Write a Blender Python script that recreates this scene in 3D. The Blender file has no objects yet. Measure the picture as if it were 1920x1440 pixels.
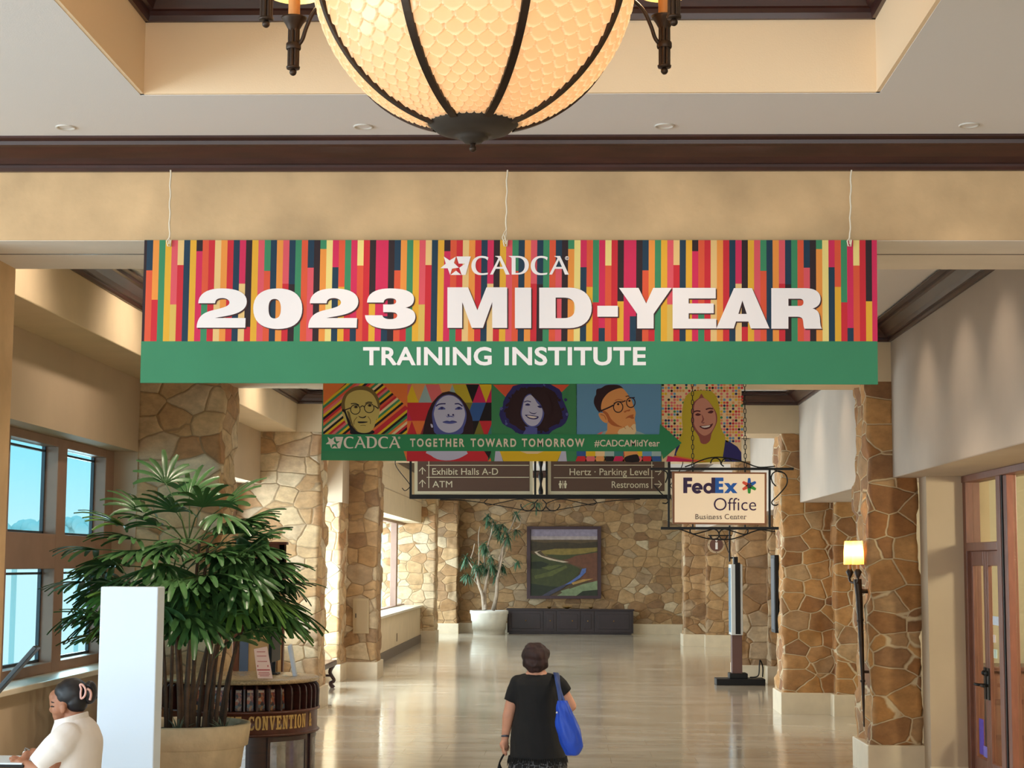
import bpy, bmesh, math, random
from mathutils import Vector, Matrix, noise, geometry

S = bpy.context.scene
COL = S.collection
random.seed(7)

# ------------------------------------------------------------------ camera, world, exposure
F = 3200.0                      # focal length in pixels of the 1920 x 1440 frame
EYE = Vector((0.0, 0.0, 2.15))
FZ = 0.105                      # height of the finished floor
yc = Vector((106 / F, -338 / F, -1.0)).normalized()      # corridor axis (+Y) seen in camera axes
xc = Vector((1.0, -0.0063, 0.0)); xc = (xc - yc * xc.dot(yc)).normalized()
zc = xc.cross(yc).normalized()
W2C = Matrix((xc, yc, zc)).transposed()                  # world axes -> camera axes
C2W = W2C.transposed()
cam = bpy.data.objects.new('camera', bpy.data.cameras.new('camera'))
COL.objects.link(cam)
cam.matrix_world = Matrix.Translation(EYE) @ C2W.to_4x4()
cam.data.sensor_width = 36.0
cam.data.lens = 36.0 * F / 1920.0
cam.data.clip_end = 400
cam.data.clip_start = 0.05
S.camera = cam
S.view_settings.view_transform = 'Standard'
S.view_settings.look = 'None'
S.view_settings.gamma = 1.0
S.view_settings.use_curve_mapping = False
S.view_settings.exposure = 0.0
S.cycles.use_denoising = True
S.cycles.max_bounces = 8
S.cycles.diffuse_bounces = 4
S.cycles.glossy_bounces = 3
S.cycles.transparent_max_bounces = 12
S.cycles.sample_clamp_indirect = 4.0
S.cycles.caustics_reflective = False
S.cycles.caustics_refractive = False


def ray(px, py):
    return C2W @ Vector(((px - 960) / F, (720 - py) / F, -1.0))


def P(px, py, Y):
    """Point of the plane y = Y that the photograph shows at pixel (px, py)."""
    d = ray(px, py)
    return EYE + d * (Y / d.y)


def PX(px, py, X):
    d = ray(px, py)
    return EYE + d * (X / d.x)


def lin(r, g, b):
    f = lambda c: c / 12.92 if c <= 0.04045 else ((c + 0.055) / 1.055) ** 2.4
    return (f(r / 255), f(g / 255), f(b / 255), 1.0)


# world: bright hazy daylight outside the windows
wd = bpy.data.worlds.new('daylight'); S.world = wd
wd.use_nodes = True
nt = wd.node_tree; nt.nodes.clear()
wo = nt.nodes.new('ShaderNodeOutputWorld'); bg = nt.nodes.new('ShaderNodeBackground')
tc = nt.nodes.new('ShaderNodeTexCoord'); sep = nt.nodes.new('ShaderNodeSeparateXYZ')
rp = nt.nodes.new('ShaderNodeValToRGB')
nt.links.new(tc.outputs['Generated'], sep.inputs[0]); nt.links.new(sep.outputs['Z'], rp.inputs[0])
rp.color_ramp.elements[0].position = 0.0; rp.color_ramp.elements[0].color = (0.85, 0.98, 1.0, 1)
rp.color_ramp.elements[1].position = 0.06; rp.color_ramp.elements[1].color = (0.46, 0.88, 1.0, 1)
nt.links.new(rp.outputs[0], bg.inputs[0]); nt.links.new(bg.outputs[0], wo.inputs[0])
bg.inputs[1].default_value = 1.15


def lamp(kind, name, loc, power, color, radius=0.1, aim=None, **kw):
    l = bpy.data.lights.new(name, kind)
    l.energy = power; l.color = color
    if kind in ('POINT', 'SPOT'):
        l.shadow_soft_size = radius
    for k, v in kw.items():
        setattr(l, k, v)
    o = bpy.data.objects.new(name, l); COL.objects.link(o); o.location = loc
    if aim is not None:
        o.rotation_euler = (Vector(aim) - Vector(loc)).to_track_quat('-Z', 'Y').to_euler()
    return o


WARM = (1.0, 0.84, 0.66)
WARMER = (1.0, 0.74, 0.44)
# daylight of the glazed hall behind and to the left of the camera
lamp('AREA', 'daylight_rear', (-2, -5.9, 2.6), 600, (0.98, 0.97, 0.95), aim=(-2, 10, 2.4), shape='RECTANGLE', size=16, size_y=4.0)
lamp('AREA', 'daylight_left', (-10.8, 2.5, 2.3), 1150, (0.70, 0.87, 1.0), aim=(0, 4.5, 2.0), shape='RECTANGLE', size=11, size_y=4.0)
# daylight outside the corridor windows
lamp('AREA', 'daylight_window', (-5.6, 21.2, 2.3), 850, (0.88, 0.95, 1.0), aim=(0, 21.2, 1.4), shape='RECTANGLE', size=5.6, size_y=2.2)
lamp('AREA', 'daylight_window', (-5.6, 27.6, 2.0), 900, (0.92, 0.97, 1.0), aim=(0, 27.8, 1.2), shape='RECTANGLE', size=4.6, size_y=2.6)
lamp('AREA', 'daylight_window', (-5.3, 38.5, 2.2), 1100, (0.92, 0.97, 1.0), aim=(0, 39.5, 1.2), shape='RECTANGLE', size=12, size_y=2.2)
lamp('AREA', 'daylight_window', (-5.4, 48.3, 1.9), 380, (0.92, 0.97, 1.0), aim=(0, 48.3, 1.0), shape='RECTANGLE', size=4.2, size_y=2.6)
# downlights of the hall and of each corridor bay
for i, px in enumerate((131, 685, 1235, 1798)):
    x = (-2.80, -1.14, 0.52, 2.18)[i]
    lamp('SPOT', 'downlight_lamp', (x, 9.10, 4.50), 18, WARM, 0.06, (x, 9.10, 0), spot_size=math.radians(100), spot_blend=0.9)
for Yb, n in ((11.9, 200), (13.6, 200), (19.4, 130), (23.0, 110), (26.8, 90), (29.4, 80), (35.0, 75), (39, 75), (43.0, 70), (48.4, 90)):
    for x in (-2.5, 1.9):
        lamp('SPOT', 'bay_lamp', (x, Yb, 4.50), n, WARM, 0.10, (x, Yb, 0), spot_size=math.radians(104), spot_blend=0.7)
# wall washers that draw the scallops on the bulkheads
for Yb in (12.7, 14.0, 15.5, 20.0, 22.2):
    lamp('SPOT', 'washer_lamp', (2.42, Yb, 4.54), 24, WARM, 0.06, (3.24, Yb, 3.4), spot_size=math.radians(70), spot_blend=1.0)
for Yb in (11.6, 14.6, 20.6, 27.6):
    lamp('SPOT', 'washer_lamp', (-2.9, Yb, 4.54), 85, WARM, 0.08, (-3.87, Yb, 3.9), spot_size=math.radians(110), spot_blend=1.0)
lamp('POINT', 'shop_lamp', (5.6, 14.2, 2.8), 300, (1.0, 0.92, 0.74), 0.2)


# ------------------------------------------------------------------ materials
MATS = {}


def nodes(name):
    m = bpy.data.materials.new(name); m.use_nodes = True
    nt = m.node_tree
    return m, nt, nt.nodes['Principled BSDF']


def mat(name, rgb, rough=0.6, metal=0.0, var=0.0, vscale=6.0, bump=0.0, bscale=40.0, spec=0.5, emit=None, estr=0.0, coat=0.0, stretch=None, alpha=None, sub=None):
    if name in MATS:
        return MATS[name]
    m, nt, b = nodes(name)
    c = lin(*rgb)
    b.inputs['Base Color'].default_value = c
    b.inputs['Roughness'].default_value = rough
    b.inputs['Metallic'].default_value = metal
    b.inputs['Specular IOR Level'].default_value = spec
    if coat:
        b.inputs['Coat Weight'].default_value = coat; b.inputs['Coat Roughness'].default_value = 0.15
    if emit:
        b.inputs['Emission Color'].default_value = lin(*emit); b.inputs['Emission Strength'].default_value = estr
    if var or bump:
        t = nt.nodes.new('ShaderNodeTexCoord'); mp = nt.nodes.new('ShaderNodeMapping')
        nt.links.new(t.outputs['Object'], mp.inputs[0])
        if stretch:
            mp.inputs['Scale'].default_value = stretch
    if var:
        n = nt.nodes.new('ShaderNodeTexNoise'); n.inputs['Scale'].default_value = vscale; n.inputs['Detail'].default_value = 5
        nt.links.new(mp.outputs[0], n.inputs['Vector'])
        r = nt.nodes.new('ShaderNodeValToRGB')
        r.color_ramp.elements[0].position = 0.3; r.color_ramp.elements[1].position = 0.7
        r.color_ramp.elements[0].color = tuple(x * (1 - var) for x in c[:3]) + (1,)
        r.color_ramp.elements[1].color = tuple(min(1, x * (1 + var)) for x in c[:3]) + (1,)
        nt.links.new(n.outputs['Fac'], r.inputs[0]); nt.links.new(r.outputs[0], b.inputs['Base Color'])
    if bump:
        n2 = nt.nodes.new('ShaderNodeTexNoise'); n2.inputs['Scale'].default_value = bscale; n2.inputs['Detail'].default_value = 4
        nt.links.new(mp.outputs[0], n2.inputs['Vector'])
        bp = nt.nodes.new('ShaderNodeBump'); bp.inputs['Strength'].default_value = bump; bp.inputs['Distance'].default_value = 0.02
        nt.links.new(n2.outputs['Fac'], bp.inputs['Height']); nt.links.new(bp.outputs[0], b.inputs['Normal'])
    MATS[name] = m
    return m


def stone_mat(name, cols, mortar, scale=2.6, rough=0.85, rnd=0.75, joint=0.03):
    """Irregular fieldstone: one colour per cell, sunk joints, mottled faces."""
    m, nt, b = nodes(name)
    L = nt.links.new; N = nt.nodes.new
    t = N('ShaderNodeTexCoord'); mp = N('ShaderNodeMapping'); mp.inputs['Scale'].default_value = (1.0, 1.0, 1.5)
    L(t.outputs['Object'], mp.inputs[0])
    wn = N('ShaderNodeTexNoise'); wn.inputs['Scale'].default_value = 3.0; wn.inputs['Detail'].default_value = 3
    L(mp.outputs[0], wn.inputs['Vector'])
    mx = N('ShaderNodeMixRGB'); mx.blend_type = 'LINEAR_LIGHT'; mx.inputs[0].default_value = 0.035
    L(mp.outputs[0], mx.inputs[1]); L(wn.outputs['Color'], mx.inputs[2])
    v = N('ShaderNodeTexVoronoi'); v.inputs['Scale'].default_value = scale; v.inputs['Randomness'].default_value = rnd
    ve = N('ShaderNodeTexVoronoi'); ve.feature = 'DISTANCE_TO_EDGE'; ve.inputs['Scale'].default_value = scale; ve.inputs['Randomness'].default_value = rnd
    L(mx.outputs[0], v.inputs['Vector']); L(mx.outputs[0], ve.inputs['Vector'])
    sp = N('ShaderNodeSeparateColor'); L(v.outputs['Color'], sp.inputs[0])
    cr = N('ShaderNodeValToRGB'); cr.color_ramp.interpolation = 'LINEAR'
    e = cr.color_ramp.elements
    while len(e) < len(cols):
        e.new(0.5)
    for i, c in enumerate(cols):
        e[i].position = i / (len(cols) - 1); e[i].color = lin(*c)
    L(sp.outputs[0], cr.inputs[0])
    n = N('ShaderNodeTexNoise'); n.inputs['Scale'].default_value = 7; n.inputs['Detail'].default_value = 8; n.inputs['Roughness'].default_value = 0.65
    L(mp.outputs[0], n.inputs['Vector'])
    nr = N('ShaderNodeMapRange'); nr.inputs['From Min'].default_value = 0.3; nr.inputs['From Max'].default_value = 0.7
    nr.inputs['To Min'].default_value = 0.72; nr.inputs['To Max'].default_value = 1.2
    L(n.outputs['Fac'], nr.inputs[0])
    ml = N('ShaderNodeMixRGB'); ml.blend_type = 'MULTIPLY'; ml.inputs[0].default_value = 1.0
    L(cr.outputs[0], ml.inputs[1]); L(nr.outputs[0], ml.inputs[2])
    er = N('ShaderNodeMapRange'); er.inputs['From Min'].default_value = joint * .35; er.inputs['From Max'].default_value = joint
    L(ve.outputs['Distance'], er.inputs[0])
    fin = N('ShaderNodeMixRGB'); fin.inputs[1].default_value = lin(*mortar)
    L(er.outputs[0], fin.inputs[0]); L(ml.outputs[0], fin.inputs[2])
    L(fin.outputs[0], b.inputs['Base Color'])
    hr = N('ShaderNodeMapRange'); hr.inputs['From Min'].default_value = 0.0; hr.inputs['From Max'].default_value = 0.06; hr.interpolation_type = 'SMOOTHSTEP'
    L(ve.outputs['Distance'], hr.inputs[0])
    ad = N('ShaderNodeMath'); ad.operation = 'MULTIPLY_ADD'; ad.inputs[1].default_value = 0.45
    L(n.outputs['Fac'], ad.inputs[0]); L(hr.outputs[0], ad.inputs[2])
    ad2 = N('ShaderNodeMath'); ad2.operation = 'MULTIPLY_ADD'; ad2.inputs[1].default_value = 0.35
    L(sp.outputs[1], ad2.inputs[0]); L(ad.outputs[0], ad2.inputs[2])
    bp = N('ShaderNodeBump'); bp.inputs['Strength'].default_value = 0.6; bp.inputs['Distance'].default_value = 0.025
    L(ad2.outputs[0], bp.inputs['Height']); L(bp.outputs[0], b.inputs['Normal'])
    b.inputs['Roughness'].default_value = rough
    MATS[name] = m
    return m


def floor_mat():
    m, nt, b = nodes('polished limestone floor')
    L = nt.links.new; N = nt.nodes.new
    t = N('ShaderNodeTexCoord'); mp = N('ShaderNodeMapping'); mp.inputs['Scale'].default_value = (0.5, 1.4, 1)
    L(t.outputs['Object'], mp.inputs[0])
    n = N('ShaderNodeTexNoise'); n.inputs['Scale'].default_value = 1.6; n.inputs['Detail'].default_value = 7; n.inputs['Roughness'].default_value = 0.6
    L(mp.outputs[0], n.inputs['Vector'])
    cr = N('ShaderNodeValToRGB'); e = cr.color_ramp.elements
    e[0].position = 0.32; e[0].color = lin(180, 164, 142); e[1].position = 0.68; e[1].color = lin(208, 194, 174)
    L(n.outputs['Fac'], cr.inputs[0])
    br = N('ShaderNodeTexBrick'); br.offset = 0.5; br.inputs['Scale'].default_value = 1.0
    br.inputs['Mortar Size'].default_value = 0.004; br.inputs['Brick Width'].default_value = 0.9; br.inputs['Row Height'].default_value = 0.6
    br.inputs['Color1'].default_value = (1, 1, 1, 1); br.inputs['Color2'].default_value = (0.9, 0.9, 0.9, 1); br.inputs['Mortar'].default_value = (0.8, 0.76, 0.7, 1)
    L(t.outputs['Object'], br.inputs['Vector'])
    ml = N('ShaderNodeMixRGB'); ml.blend_type = 'MULTIPLY'; ml.inputs[0].default_value = 1.0
    L(cr.outputs[0], ml.inputs[1]); L(br.outputs['Color'], ml.inputs[2])
    L(ml.outputs[0], b.inputs['Base Color'])
    mr = N('ShaderNodeMapRange'); mr.inputs['To Min'].default_value = 0.06; mr.inputs['To Max'].default_value = 0.17
    L(n.outputs['Fac'], mr.inputs[0]); L(mr.outputs[0], b.inputs['Roughness'])
    b.inputs['Specular IOR Level'].default_value = 0.6
    bp = N('ShaderNodeBump'); bp.inputs['Strength'].default_value = 0.02; bp.inputs['Distance'].default_value = 0.01
    L(n.outputs['Fac'], bp.inputs['Height']); L(bp.outputs[0], b.inputs['Normal'])
    return m


def glass_mat(name, tint=(1, 1, 1), gloss=0.08):
    m = bpy.data.materials.new(name); m.use_nodes = True
    nt = m.node_tree; nt.nodes.clear()
    o = nt.nodes.new('ShaderNodeOutputMaterial'); t = nt.nodes.new('ShaderNodeBsdfTransparent'); g = nt.nodes.new('ShaderNodeBsdfGlossy')
    mx = nt.nodes.new('ShaderNodeMixShader'); mx.inputs[0].default_value = gloss
    t.inputs[0].default_value = (*tint, 1); g.inputs['Roughness'].default_value = 0.03
    nt.links.new(t.outputs[0], mx.inputs[1]); nt.links.new(g.outputs[0], mx.inputs[2]); nt.links.new(mx.outputs[0], o.inputs[0])
    return m


def shade_mat(name, rgb, rough=0.4, trans=0.55, gloss=0.12, attr=None, rgb2=None):
    """Lamp glass lit from within: translucent and diffuse, with a little gloss."""
    m = bpy.data.materials.new(name); m.use_nodes = True
    nt = m.node_tree; nt.nodes.clear()
    o = nt.nodes.new('ShaderNodeOutputMaterial'); t = nt.nodes.new('ShaderNodeBsdfTranslucent'); d = nt.nodes.new('ShaderNodeBsdfDiffuse')
    g = nt.nodes.new('ShaderNodeBsdfGlossy'); a = nt.nodes.new('ShaderNodeMixShader'); b2 = nt.nodes.new('ShaderNodeMixShader')
    t.inputs[0].default_value = lin(*rgb); d.inputs[0].default_value = lin(*rgb); g.inputs['Roughness'].default_value = 0.25
    a.inputs[0].default_value = trans; b2.inputs[0].default_value = gloss
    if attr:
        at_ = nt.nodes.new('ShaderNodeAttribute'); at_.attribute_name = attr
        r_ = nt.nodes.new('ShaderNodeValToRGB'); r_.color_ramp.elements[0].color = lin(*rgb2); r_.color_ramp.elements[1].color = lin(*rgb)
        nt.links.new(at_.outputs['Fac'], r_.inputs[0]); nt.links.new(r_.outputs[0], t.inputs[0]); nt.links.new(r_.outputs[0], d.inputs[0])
    nt.links.new(d.outputs[0], a.inputs[1]); nt.links.new(t.outputs[0], a.inputs[2])
    nt.links.new(a.outputs[0], b2.inputs[1]); nt.links.new(g.outputs[0], b2.inputs[2]); nt.links.new(b2.outputs[0], o.inputs[0])
    return m


M_STONE_R = stone_mat('brown fieldstone', [(150, 100, 56), (176, 126, 72), (190, 142, 88), (136, 90, 54), (182, 146, 104)], (204, 180, 144), 3.0, joint=0.034)
M_STONE_L = stone_mat('pale fieldstone', [(182, 142, 98), (200, 168, 126), (210, 186, 150), (170, 124, 80), (214, 196, 166)], (160, 132, 98), 2.7, joint=0.022)
M_STONE_F = stone_mat('far fieldstone', [(146, 108, 72), (166, 128, 86), (184, 148, 106), (132, 96, 64), (198, 174, 140)], (138, 108, 76), 2.5, joint=0.022)
M_BASE = mat('baseboard limestone', (214, 196, 168), 0.5, var=0.06, vscale=5)
M_FLOOR = floor_mat()
M_CEIL = mat('ceiling paint', (228, 224, 224), 0.9, bump=0.05, bscale=120)
M_TRAYW = mat('warm lit tray paint', (244, 216, 180), 0.9, bump=0.05, bscale=120)  # warm chandelier light is put into this tan
M_PLAST = mat('travertine plaster', (206, 170, 126), 0.75, var=0.17, vscale=2.6, bump=0.06, bscale=30)
M_CREAM = mat('cream plaster', (216, 194, 160), 0.85, var=0.04, vscale=3)
M_SOFF = mat('daylit soffit plaster', (230, 220, 208), 0.8, var=0.04, vscale=3)
M_WALLG = mat('taupe wall paint', (190, 168, 142), 0.85, var=0.05, vscale=2)
M_BULKR = mat('grey bulkhead paint', (186, 170, 154), 0.85, var=0.04, vscale=2)
M_WOOD = mat('dark mahogany', (58, 27, 21), 0.38, var=0.3, vscale=3, stretch=(1, 1, 12), coat=0.2)
M_WOODM = mat('mid mahogany', (96, 50, 36), 0.4, var=0.2, vscale=4, stretch=(6, 6, 1), coat=0.2)
M_FRAME = mat('window frame wood', (152, 120, 102), 0.55, var=0.08, vscale=4)
M_DOORW = mat('door wood', (120, 74, 56), 0.45, var=0.15, vscale=5, stretch=(6, 6, 1))
M_BLACK = mat('black iron', (22, 20, 20), 0.5, metal=0.3, spec=0.4)
M_BRONZE = mat('dark bronze', (58, 44, 34), 0.42, metal=0.7, var=0.2, vscale=10)
M_BRASS = mat('aged brass', (150, 112, 60), 0.4, metal=0.9)
M_GLASS = glass_mat('window glass', (0.80, 0.965, 1.0), 0.05)
M_GLASSF = glass_mat('clear window glass', (0.9, 0.97, 1.0), 0.05)
M_GLASSD = glass_mat('door glass', (0.93, 0.95, 0.9), 0.10)
M_CLEAR = glass_mat('clear acrylic', (0.9, 0.95, 0.98), 0.25)
M_WHITE = mat('white print', (228, 222, 216), 0.8)
M_SILLW = mat('sill stone', (224, 212, 192), 0.4)


# ------------------------------------------------------------------ mesh helpers
class MB:
    def __init__(s):
        s.v = []; s.f = []; s.m = []; s.s = []

    def add(s, verts, faces, mi=0, smooth=False):
        k = len(s.v)
        s.v += [tuple(p) for p in verts]
        for f in faces:
            s.f.append(tuple(i + k for i in f)); s.m.append(mi); s.s.append(smooth)
        return s

    def box(s, x0, x1, y0, y1, z0, z1, mi=0, T=None):
        v = [Vector((x, y, z)) for z in (z0, z1) for y in (y0, y1) for x in (x0, x1)]
        if T is not None:
            v = [T @ p for p in v]
        return s.add(v, [(0, 2, 3, 1), (4, 5, 7, 6), (0, 1, 5, 4), (2, 6, 7, 3), (0, 4, 6, 2), (1, 3, 7, 5)], mi)

    def hexa(s, a, b, mi=0):
        """a, b: two matching quads (front and back)"""
        return s.add(list(a) + list(b), [(0, 1, 2, 3), (7, 6, 5, 4), (0, 4, 5, 1), (1, 5, 6, 2), (2, 6, 7, 3), (3, 7, 4, 0)], mi)

    def tube(s, pts, r, n=8, mi=0, closed=False, flat=1.0):
        pts = [Vector(p) for p in pts]
        R = r if isinstance(r, (list, tuple)) else [r] * len(pts)
        rings = []; up = None
        for i, p in enumerate(pts):
            a = pts[i - 1] if (i > 0 or closed) else p
            b = pts[(i + 1) % len(pts)] if (i < len(pts) - 1 or closed) else p
            t = (b - a).normalized()
            if up is None:
                up = Vector((0, 0, 1)) if abs(t.z) < 0.9 else Vector((1, 0, 0))
            side = t.cross(up)
            side = side.normalized() if side.length > 1e-6 else Vector((1, 0, 0))
            up = side.cross(t).normalized()
            rings.append([p + (side * math.cos(2 * math.pi * k / n) + up * flat * math.sin(2 * math.pi * k / n)) * R[i] for k in range(n)])
        v = [q for ring in rings for q in ring]; f = []
        m = len(rings)
        for i in range(m if closed else m - 1):
            j = (i + 1) % m
            for k in range(n):
                f.append((i * n + k, i * n + (k + 1) % n, j * n + (k + 1) % n, j * n + k))
        s.add(v, f, mi, True)
        if not closed:
            s.add(rings[0], [tuple(range(n))[::-1]], mi); s.add(rings[-1], [tuple(range(n))], mi)
        return s

    def lathe(s, prof, n=24, c=(0, 0, 0), mi=0, a0=0.0, a1=2 * math.pi, smooth=True, sy=1.0):
        full = abs(a1 - a0 - 2 * math.pi) < 1e-6
        cols = n if full else n + 1
        v = []
        for (r, z) in prof:
            for k in range(cols):
                a = a0 + (a1 - a0) * k / n
                v.append((c[0] + r * math.cos(a), c[1] + r * sy * math.sin(a), c[2] + z))
        f = []
        for i in range(len(prof) - 1):
            for k in range(n):
                k2 = (k + 1) % cols
                f.append((i * cols + k, i * cols + k2, (i + 1) * cols + k2, (i + 1) * cols + k))
        return s.add(v, f, mi, smooth)

    def loft(s, rings, mi=0, cap=True, smooth=True):
        n = len(rings[0]); v = [p for r in rings for p in r]; f = []
        for i in range(len(rings) - 1):
            for k in range(n):
                f.append((i * n + k, i * n + (k + 1) % n, (i + 1) * n + (k + 1) % n, (i + 1) * n + k))
        s.add(v, f, mi, smooth)
        if cap:
            s.add(rings[0], [tuple(range(n))[::-1]], mi, smooth); s.add(rings[-1], [tuple(range(n))], mi, smooth)
        return s

    def ball(s, c, r, nu=16, nv=10, mi=0, T=None):
        rx, ry, rz = r if isinstance(r, (tuple, list)) else (r, r, r)
        v = []; f = []
        for i in range(nv + 1):
            th = math.pi * i / nv
            for k in range(nu):
                a = 2 * math.pi * k / nu
                p = Vector((rx * math.sin(th) * math.cos(a), ry * math.sin(th) * math.sin(a), rz * math.cos(th)))
                if T is not None:
                    p = T @ p
                v.append(p + Vector(c))
        for i in range(nv):
            for k in range(nu):
                f.append((i * nu + k, (i + 1) * nu + k, (i + 1) * nu + (k + 1) % nu, i * nu + (k + 1) % nu))
        return s.add(v, f, mi, True)

    def capsule(s, a, b, ra, rb, n=14, mi=0):
        a = Vector(a); b = Vector(b); t = (b - a); L = t.length; t.normalize()
        pts = []; rr = []
        for k in range(5):
            q = math.pi / 2 * k / 4
            pts.append(a - t * ra * math.cos(q)); rr.append(max(1e-4, ra * math.sin(q)))
        for k in range(4, -1, -1):
            q = math.pi / 2 * k / 4
            pts.append(b + t * rb * math.cos(q)); rr.append(max(1e-4, rb * math.sin(q)))
        return s.tube(pts, rr, n, mi)

    def poly(s, loops, fn, mi=0):
        """Fill 2-D loops (outer + holes); fn maps (x, y) to a point."""
        vv = [[Vector((x, y, 0)) for x, y in lp] for lp in loops]
        tris = geometry.tessellate_polygon(vv)
        flat = [p for lp in loops for p in lp]
        out = []
        for t in tris:
            a, b, c = (flat[i] for i in t)
            cr = (b[0] - a[0]) * (c[1] - a[1]) - (b[1] - a[1]) * (c[0] - a[0])
            out.append(tuple(t) if cr < 0 else tuple(reversed(t)))
        return s.add([fn(x, y) for x, y in flat], out, mi)

    def slab(s, loop, fn, fb, mi=0):
        """Closed plate: 2-D loop at fn (front) and fb (back)."""
        s.poly([loop], fn, mi)
        n = len(loop); v = [fn(*p) for p in loop] + [fb(*p) for p in loop]
        s.add(v, [(i, (i + 1) % n, n + (i + 1) % n, n + i) for i in range(n)], mi)
        k = len(s.f); s.poly([loop], fb, mi)
        for i in range(k, len(s.f)):
            s.f[i] = tuple(reversed(s.f[i]))
        return s

    def build(s, name, mats, parent=None, bevel=0.0, subsurf=0, remesh=0.0, smooth_it=0, label=None):
        me = bpy.data.meshes.new(name)
        v = s.v
        if parent is not None:
            inv = wm(parent).inverted()
            v = [tuple(inv @ Vector(p)) for p in v]
        me.from_pydata(v, [], s.f)
        mats = mats if isinstance(mats, (list, tuple)) else [mats]
        for m in mats:
            me.materials.append(m)
        me.polygons.foreach_set('material_index', s.m)
        me.polygons.foreach_set('use_smooth', s.s)
        me.update()
        o = bpy.data.objects.new(name, me); COL.objects.link(o)
        if parent is not None:
            o.parent = parent
        if label:
            o['label'] = label
        if remesh:
            r = o.modifiers.new('r', 'REMESH'); r.mode = 'VOXEL'; r.voxel_size = remesh; r.use_smooth_shade = True
            if smooth_it:
                q = o.modifiers.new('s', 'SMOOTH'); q.iterations = smooth_it; q.factor = 0.5
            bake(o)
        if bevel:
            b = o.modifiers.new('b', 'BEVEL'); b.width = bevel; b.segments = 2; b.limit_method = 'ANGLE'; b.angle_limit = math.radians(40)
        if subsurf:
            q = o.modifiers.new('u', 'SUBSURF'); q.levels = subsurf; q.render_levels = subsurf
        return o


def bake(o):
    bpy.context.view_layer.update()
    dg = bpy.context.evaluated_depsgraph_get()
    me = bpy.data.meshes.new_from_object(o.evaluated_get(dg))
    mats = [m for m in o.data.materials]
    o.modifiers.clear(); o.data = me
    if len(me.materials) == 0:
        for m in mats:
            me.materials.append(m)
    me.polygons.foreach_set('use_smooth', [True] * len(me.polygons))


def wm(o):
    m = o.matrix_basis.copy()
    while o.parent is not None:
        o = o.parent; m = o.matrix_basis @ m
    return m


def tag(o, label, cat, group=None):
    o['label'] = label; o['category'] = cat
    if group:
        o['group'] = group
    return o


def thing(name, label, cat, loc=(0, 0, 0), rz=0.0, group=None):
    o = bpy.data.objects.new(name, None); COL.objects.link(o)
    o.empty_display_size = 0.1
    o.location = loc; o.rotation_euler = (0, 0, rz)
    return tag(o, label, cat, group)


def dup(root, loc=None, label=None, rz=None):
    """Copy a thing with its parts and sub-parts."""
    def cp(o, parent):
        c = o.copy(); COL.objects.link(c)
        if parent is not None:
            c.parent = parent
        for ch in [x for x in o.children]:
            cp(ch, c)
        return c
    r = cp(root, None)
    if loc is not None:
        r.location = loc
    if rz is not None:
        r.rotation_euler.z = rz
    if label:
        r['label'] = label
    return r


def struct(o, label=None):
    o['kind'] = 'structure'
    return o


def spline(pts, n=6, closed=True):
    """Catmull-Rom through 2-D or 3-D points."""
    out = []; m = len(pts)
    pts = [Vector(p) for p in pts]
    for i in range(m if closed else m - 1):
        p0 = pts[i - 1] if (closed or i > 0) else pts[0]
        p1 = pts[i]; p2 = pts[(i + 1) % m]
        p3 = pts[(i + 2) % m] if (closed or i + 2 < m) else pts[m - 1]
        for k in range(n):
            t = k / n
            out.append(tuple(0.5 * ((2 * p1) + (p2 - p0) * t + (2 * p0 - 5 * p1 + 4 * p2 - p3) * t * t + (3 * p1 - p0 - 3 * p2 + p3) * t ** 3)))
    if not closed:
        out.append(tuple(pts[-1]))
    return out


def svg(d, n=9):
    """Flatten a path of M L C Z commands into loops."""
    import re
    tk = re.findall(r'[MLCZ]|-?[\d.]+', d)
    loops = []; cur = []; i = 0; cmd = None; x = y = 0.0
    while i < len(tk):
        if tk[i] in 'MLCZ':
            cmd = tk[i]; i += 1
            if cmd == 'Z':
                if cur:
                    loops.append(cur)
                cur = []
            continue
        if cmd == 'M':
            x, y = float(tk[i]), float(tk[i + 1]); i += 2; cur = [(x, y)]; cmd = 'L'
        elif cmd == 'L':
            x, y = float(tk[i]), float(tk[i + 1]); i += 2; cur.append((x, y))
        elif cmd == 'C':
            a = [float(q) for q in tk[i:i + 6]]; i += 6
            for k in range(1, n + 1):
                t = k / n; u = 1 - t
                cur.append((u ** 3 * x + 3 * u * u * t * a[0] + 3 * u * t * t * a[2] + t ** 3 * a[4],
                            u ** 3 * y + 3 * u * u * t * a[1] + 3 * u * t * t * a[3] + t ** 3 * a[5]))
            x, y = a[4], a[5]
    return [[p for k, p in enumerate(l) if k == 0 or (abs(p[0] - l[k - 1][0]) + abs(p[1] - l[k - 1][1])) > 1e-6] for l in loops]


_TXT = {}


def text2d(body, bold=0.0, space=1.0, shear=0.0):
    """(vertices, faces) of flat lettering in the built-in font, y up."""
    key = (body, bold, space, shear)
    if key in _TXT:
        return _TXT[key]
    c = bpy.data.curves.new('lettering', 'FONT'); c.body = body; c.size = 1.0
    c.offset = bold; c.space_character = space; c.shear = shear; c.resolution_u = 4
    o = bpy.data.objects.new('lettering', c); COL.objects.link(o)
    bpy.context.view_layer.update()
    me = bpy.data.meshes.new_from_object(o.evaluated_get(bpy.context.evaluated_depsgraph_get()))
    v = [(p.co.x, p.co.y) for p in me.vertices]; f = [tuple(p.vertices) for p in me.polygons]
    bpy.data.objects.remove(o); bpy.data.curves.remove(c); bpy.data.meshes.remove(me)
    _TXT[key] = (v, f)
    return v, f


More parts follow.
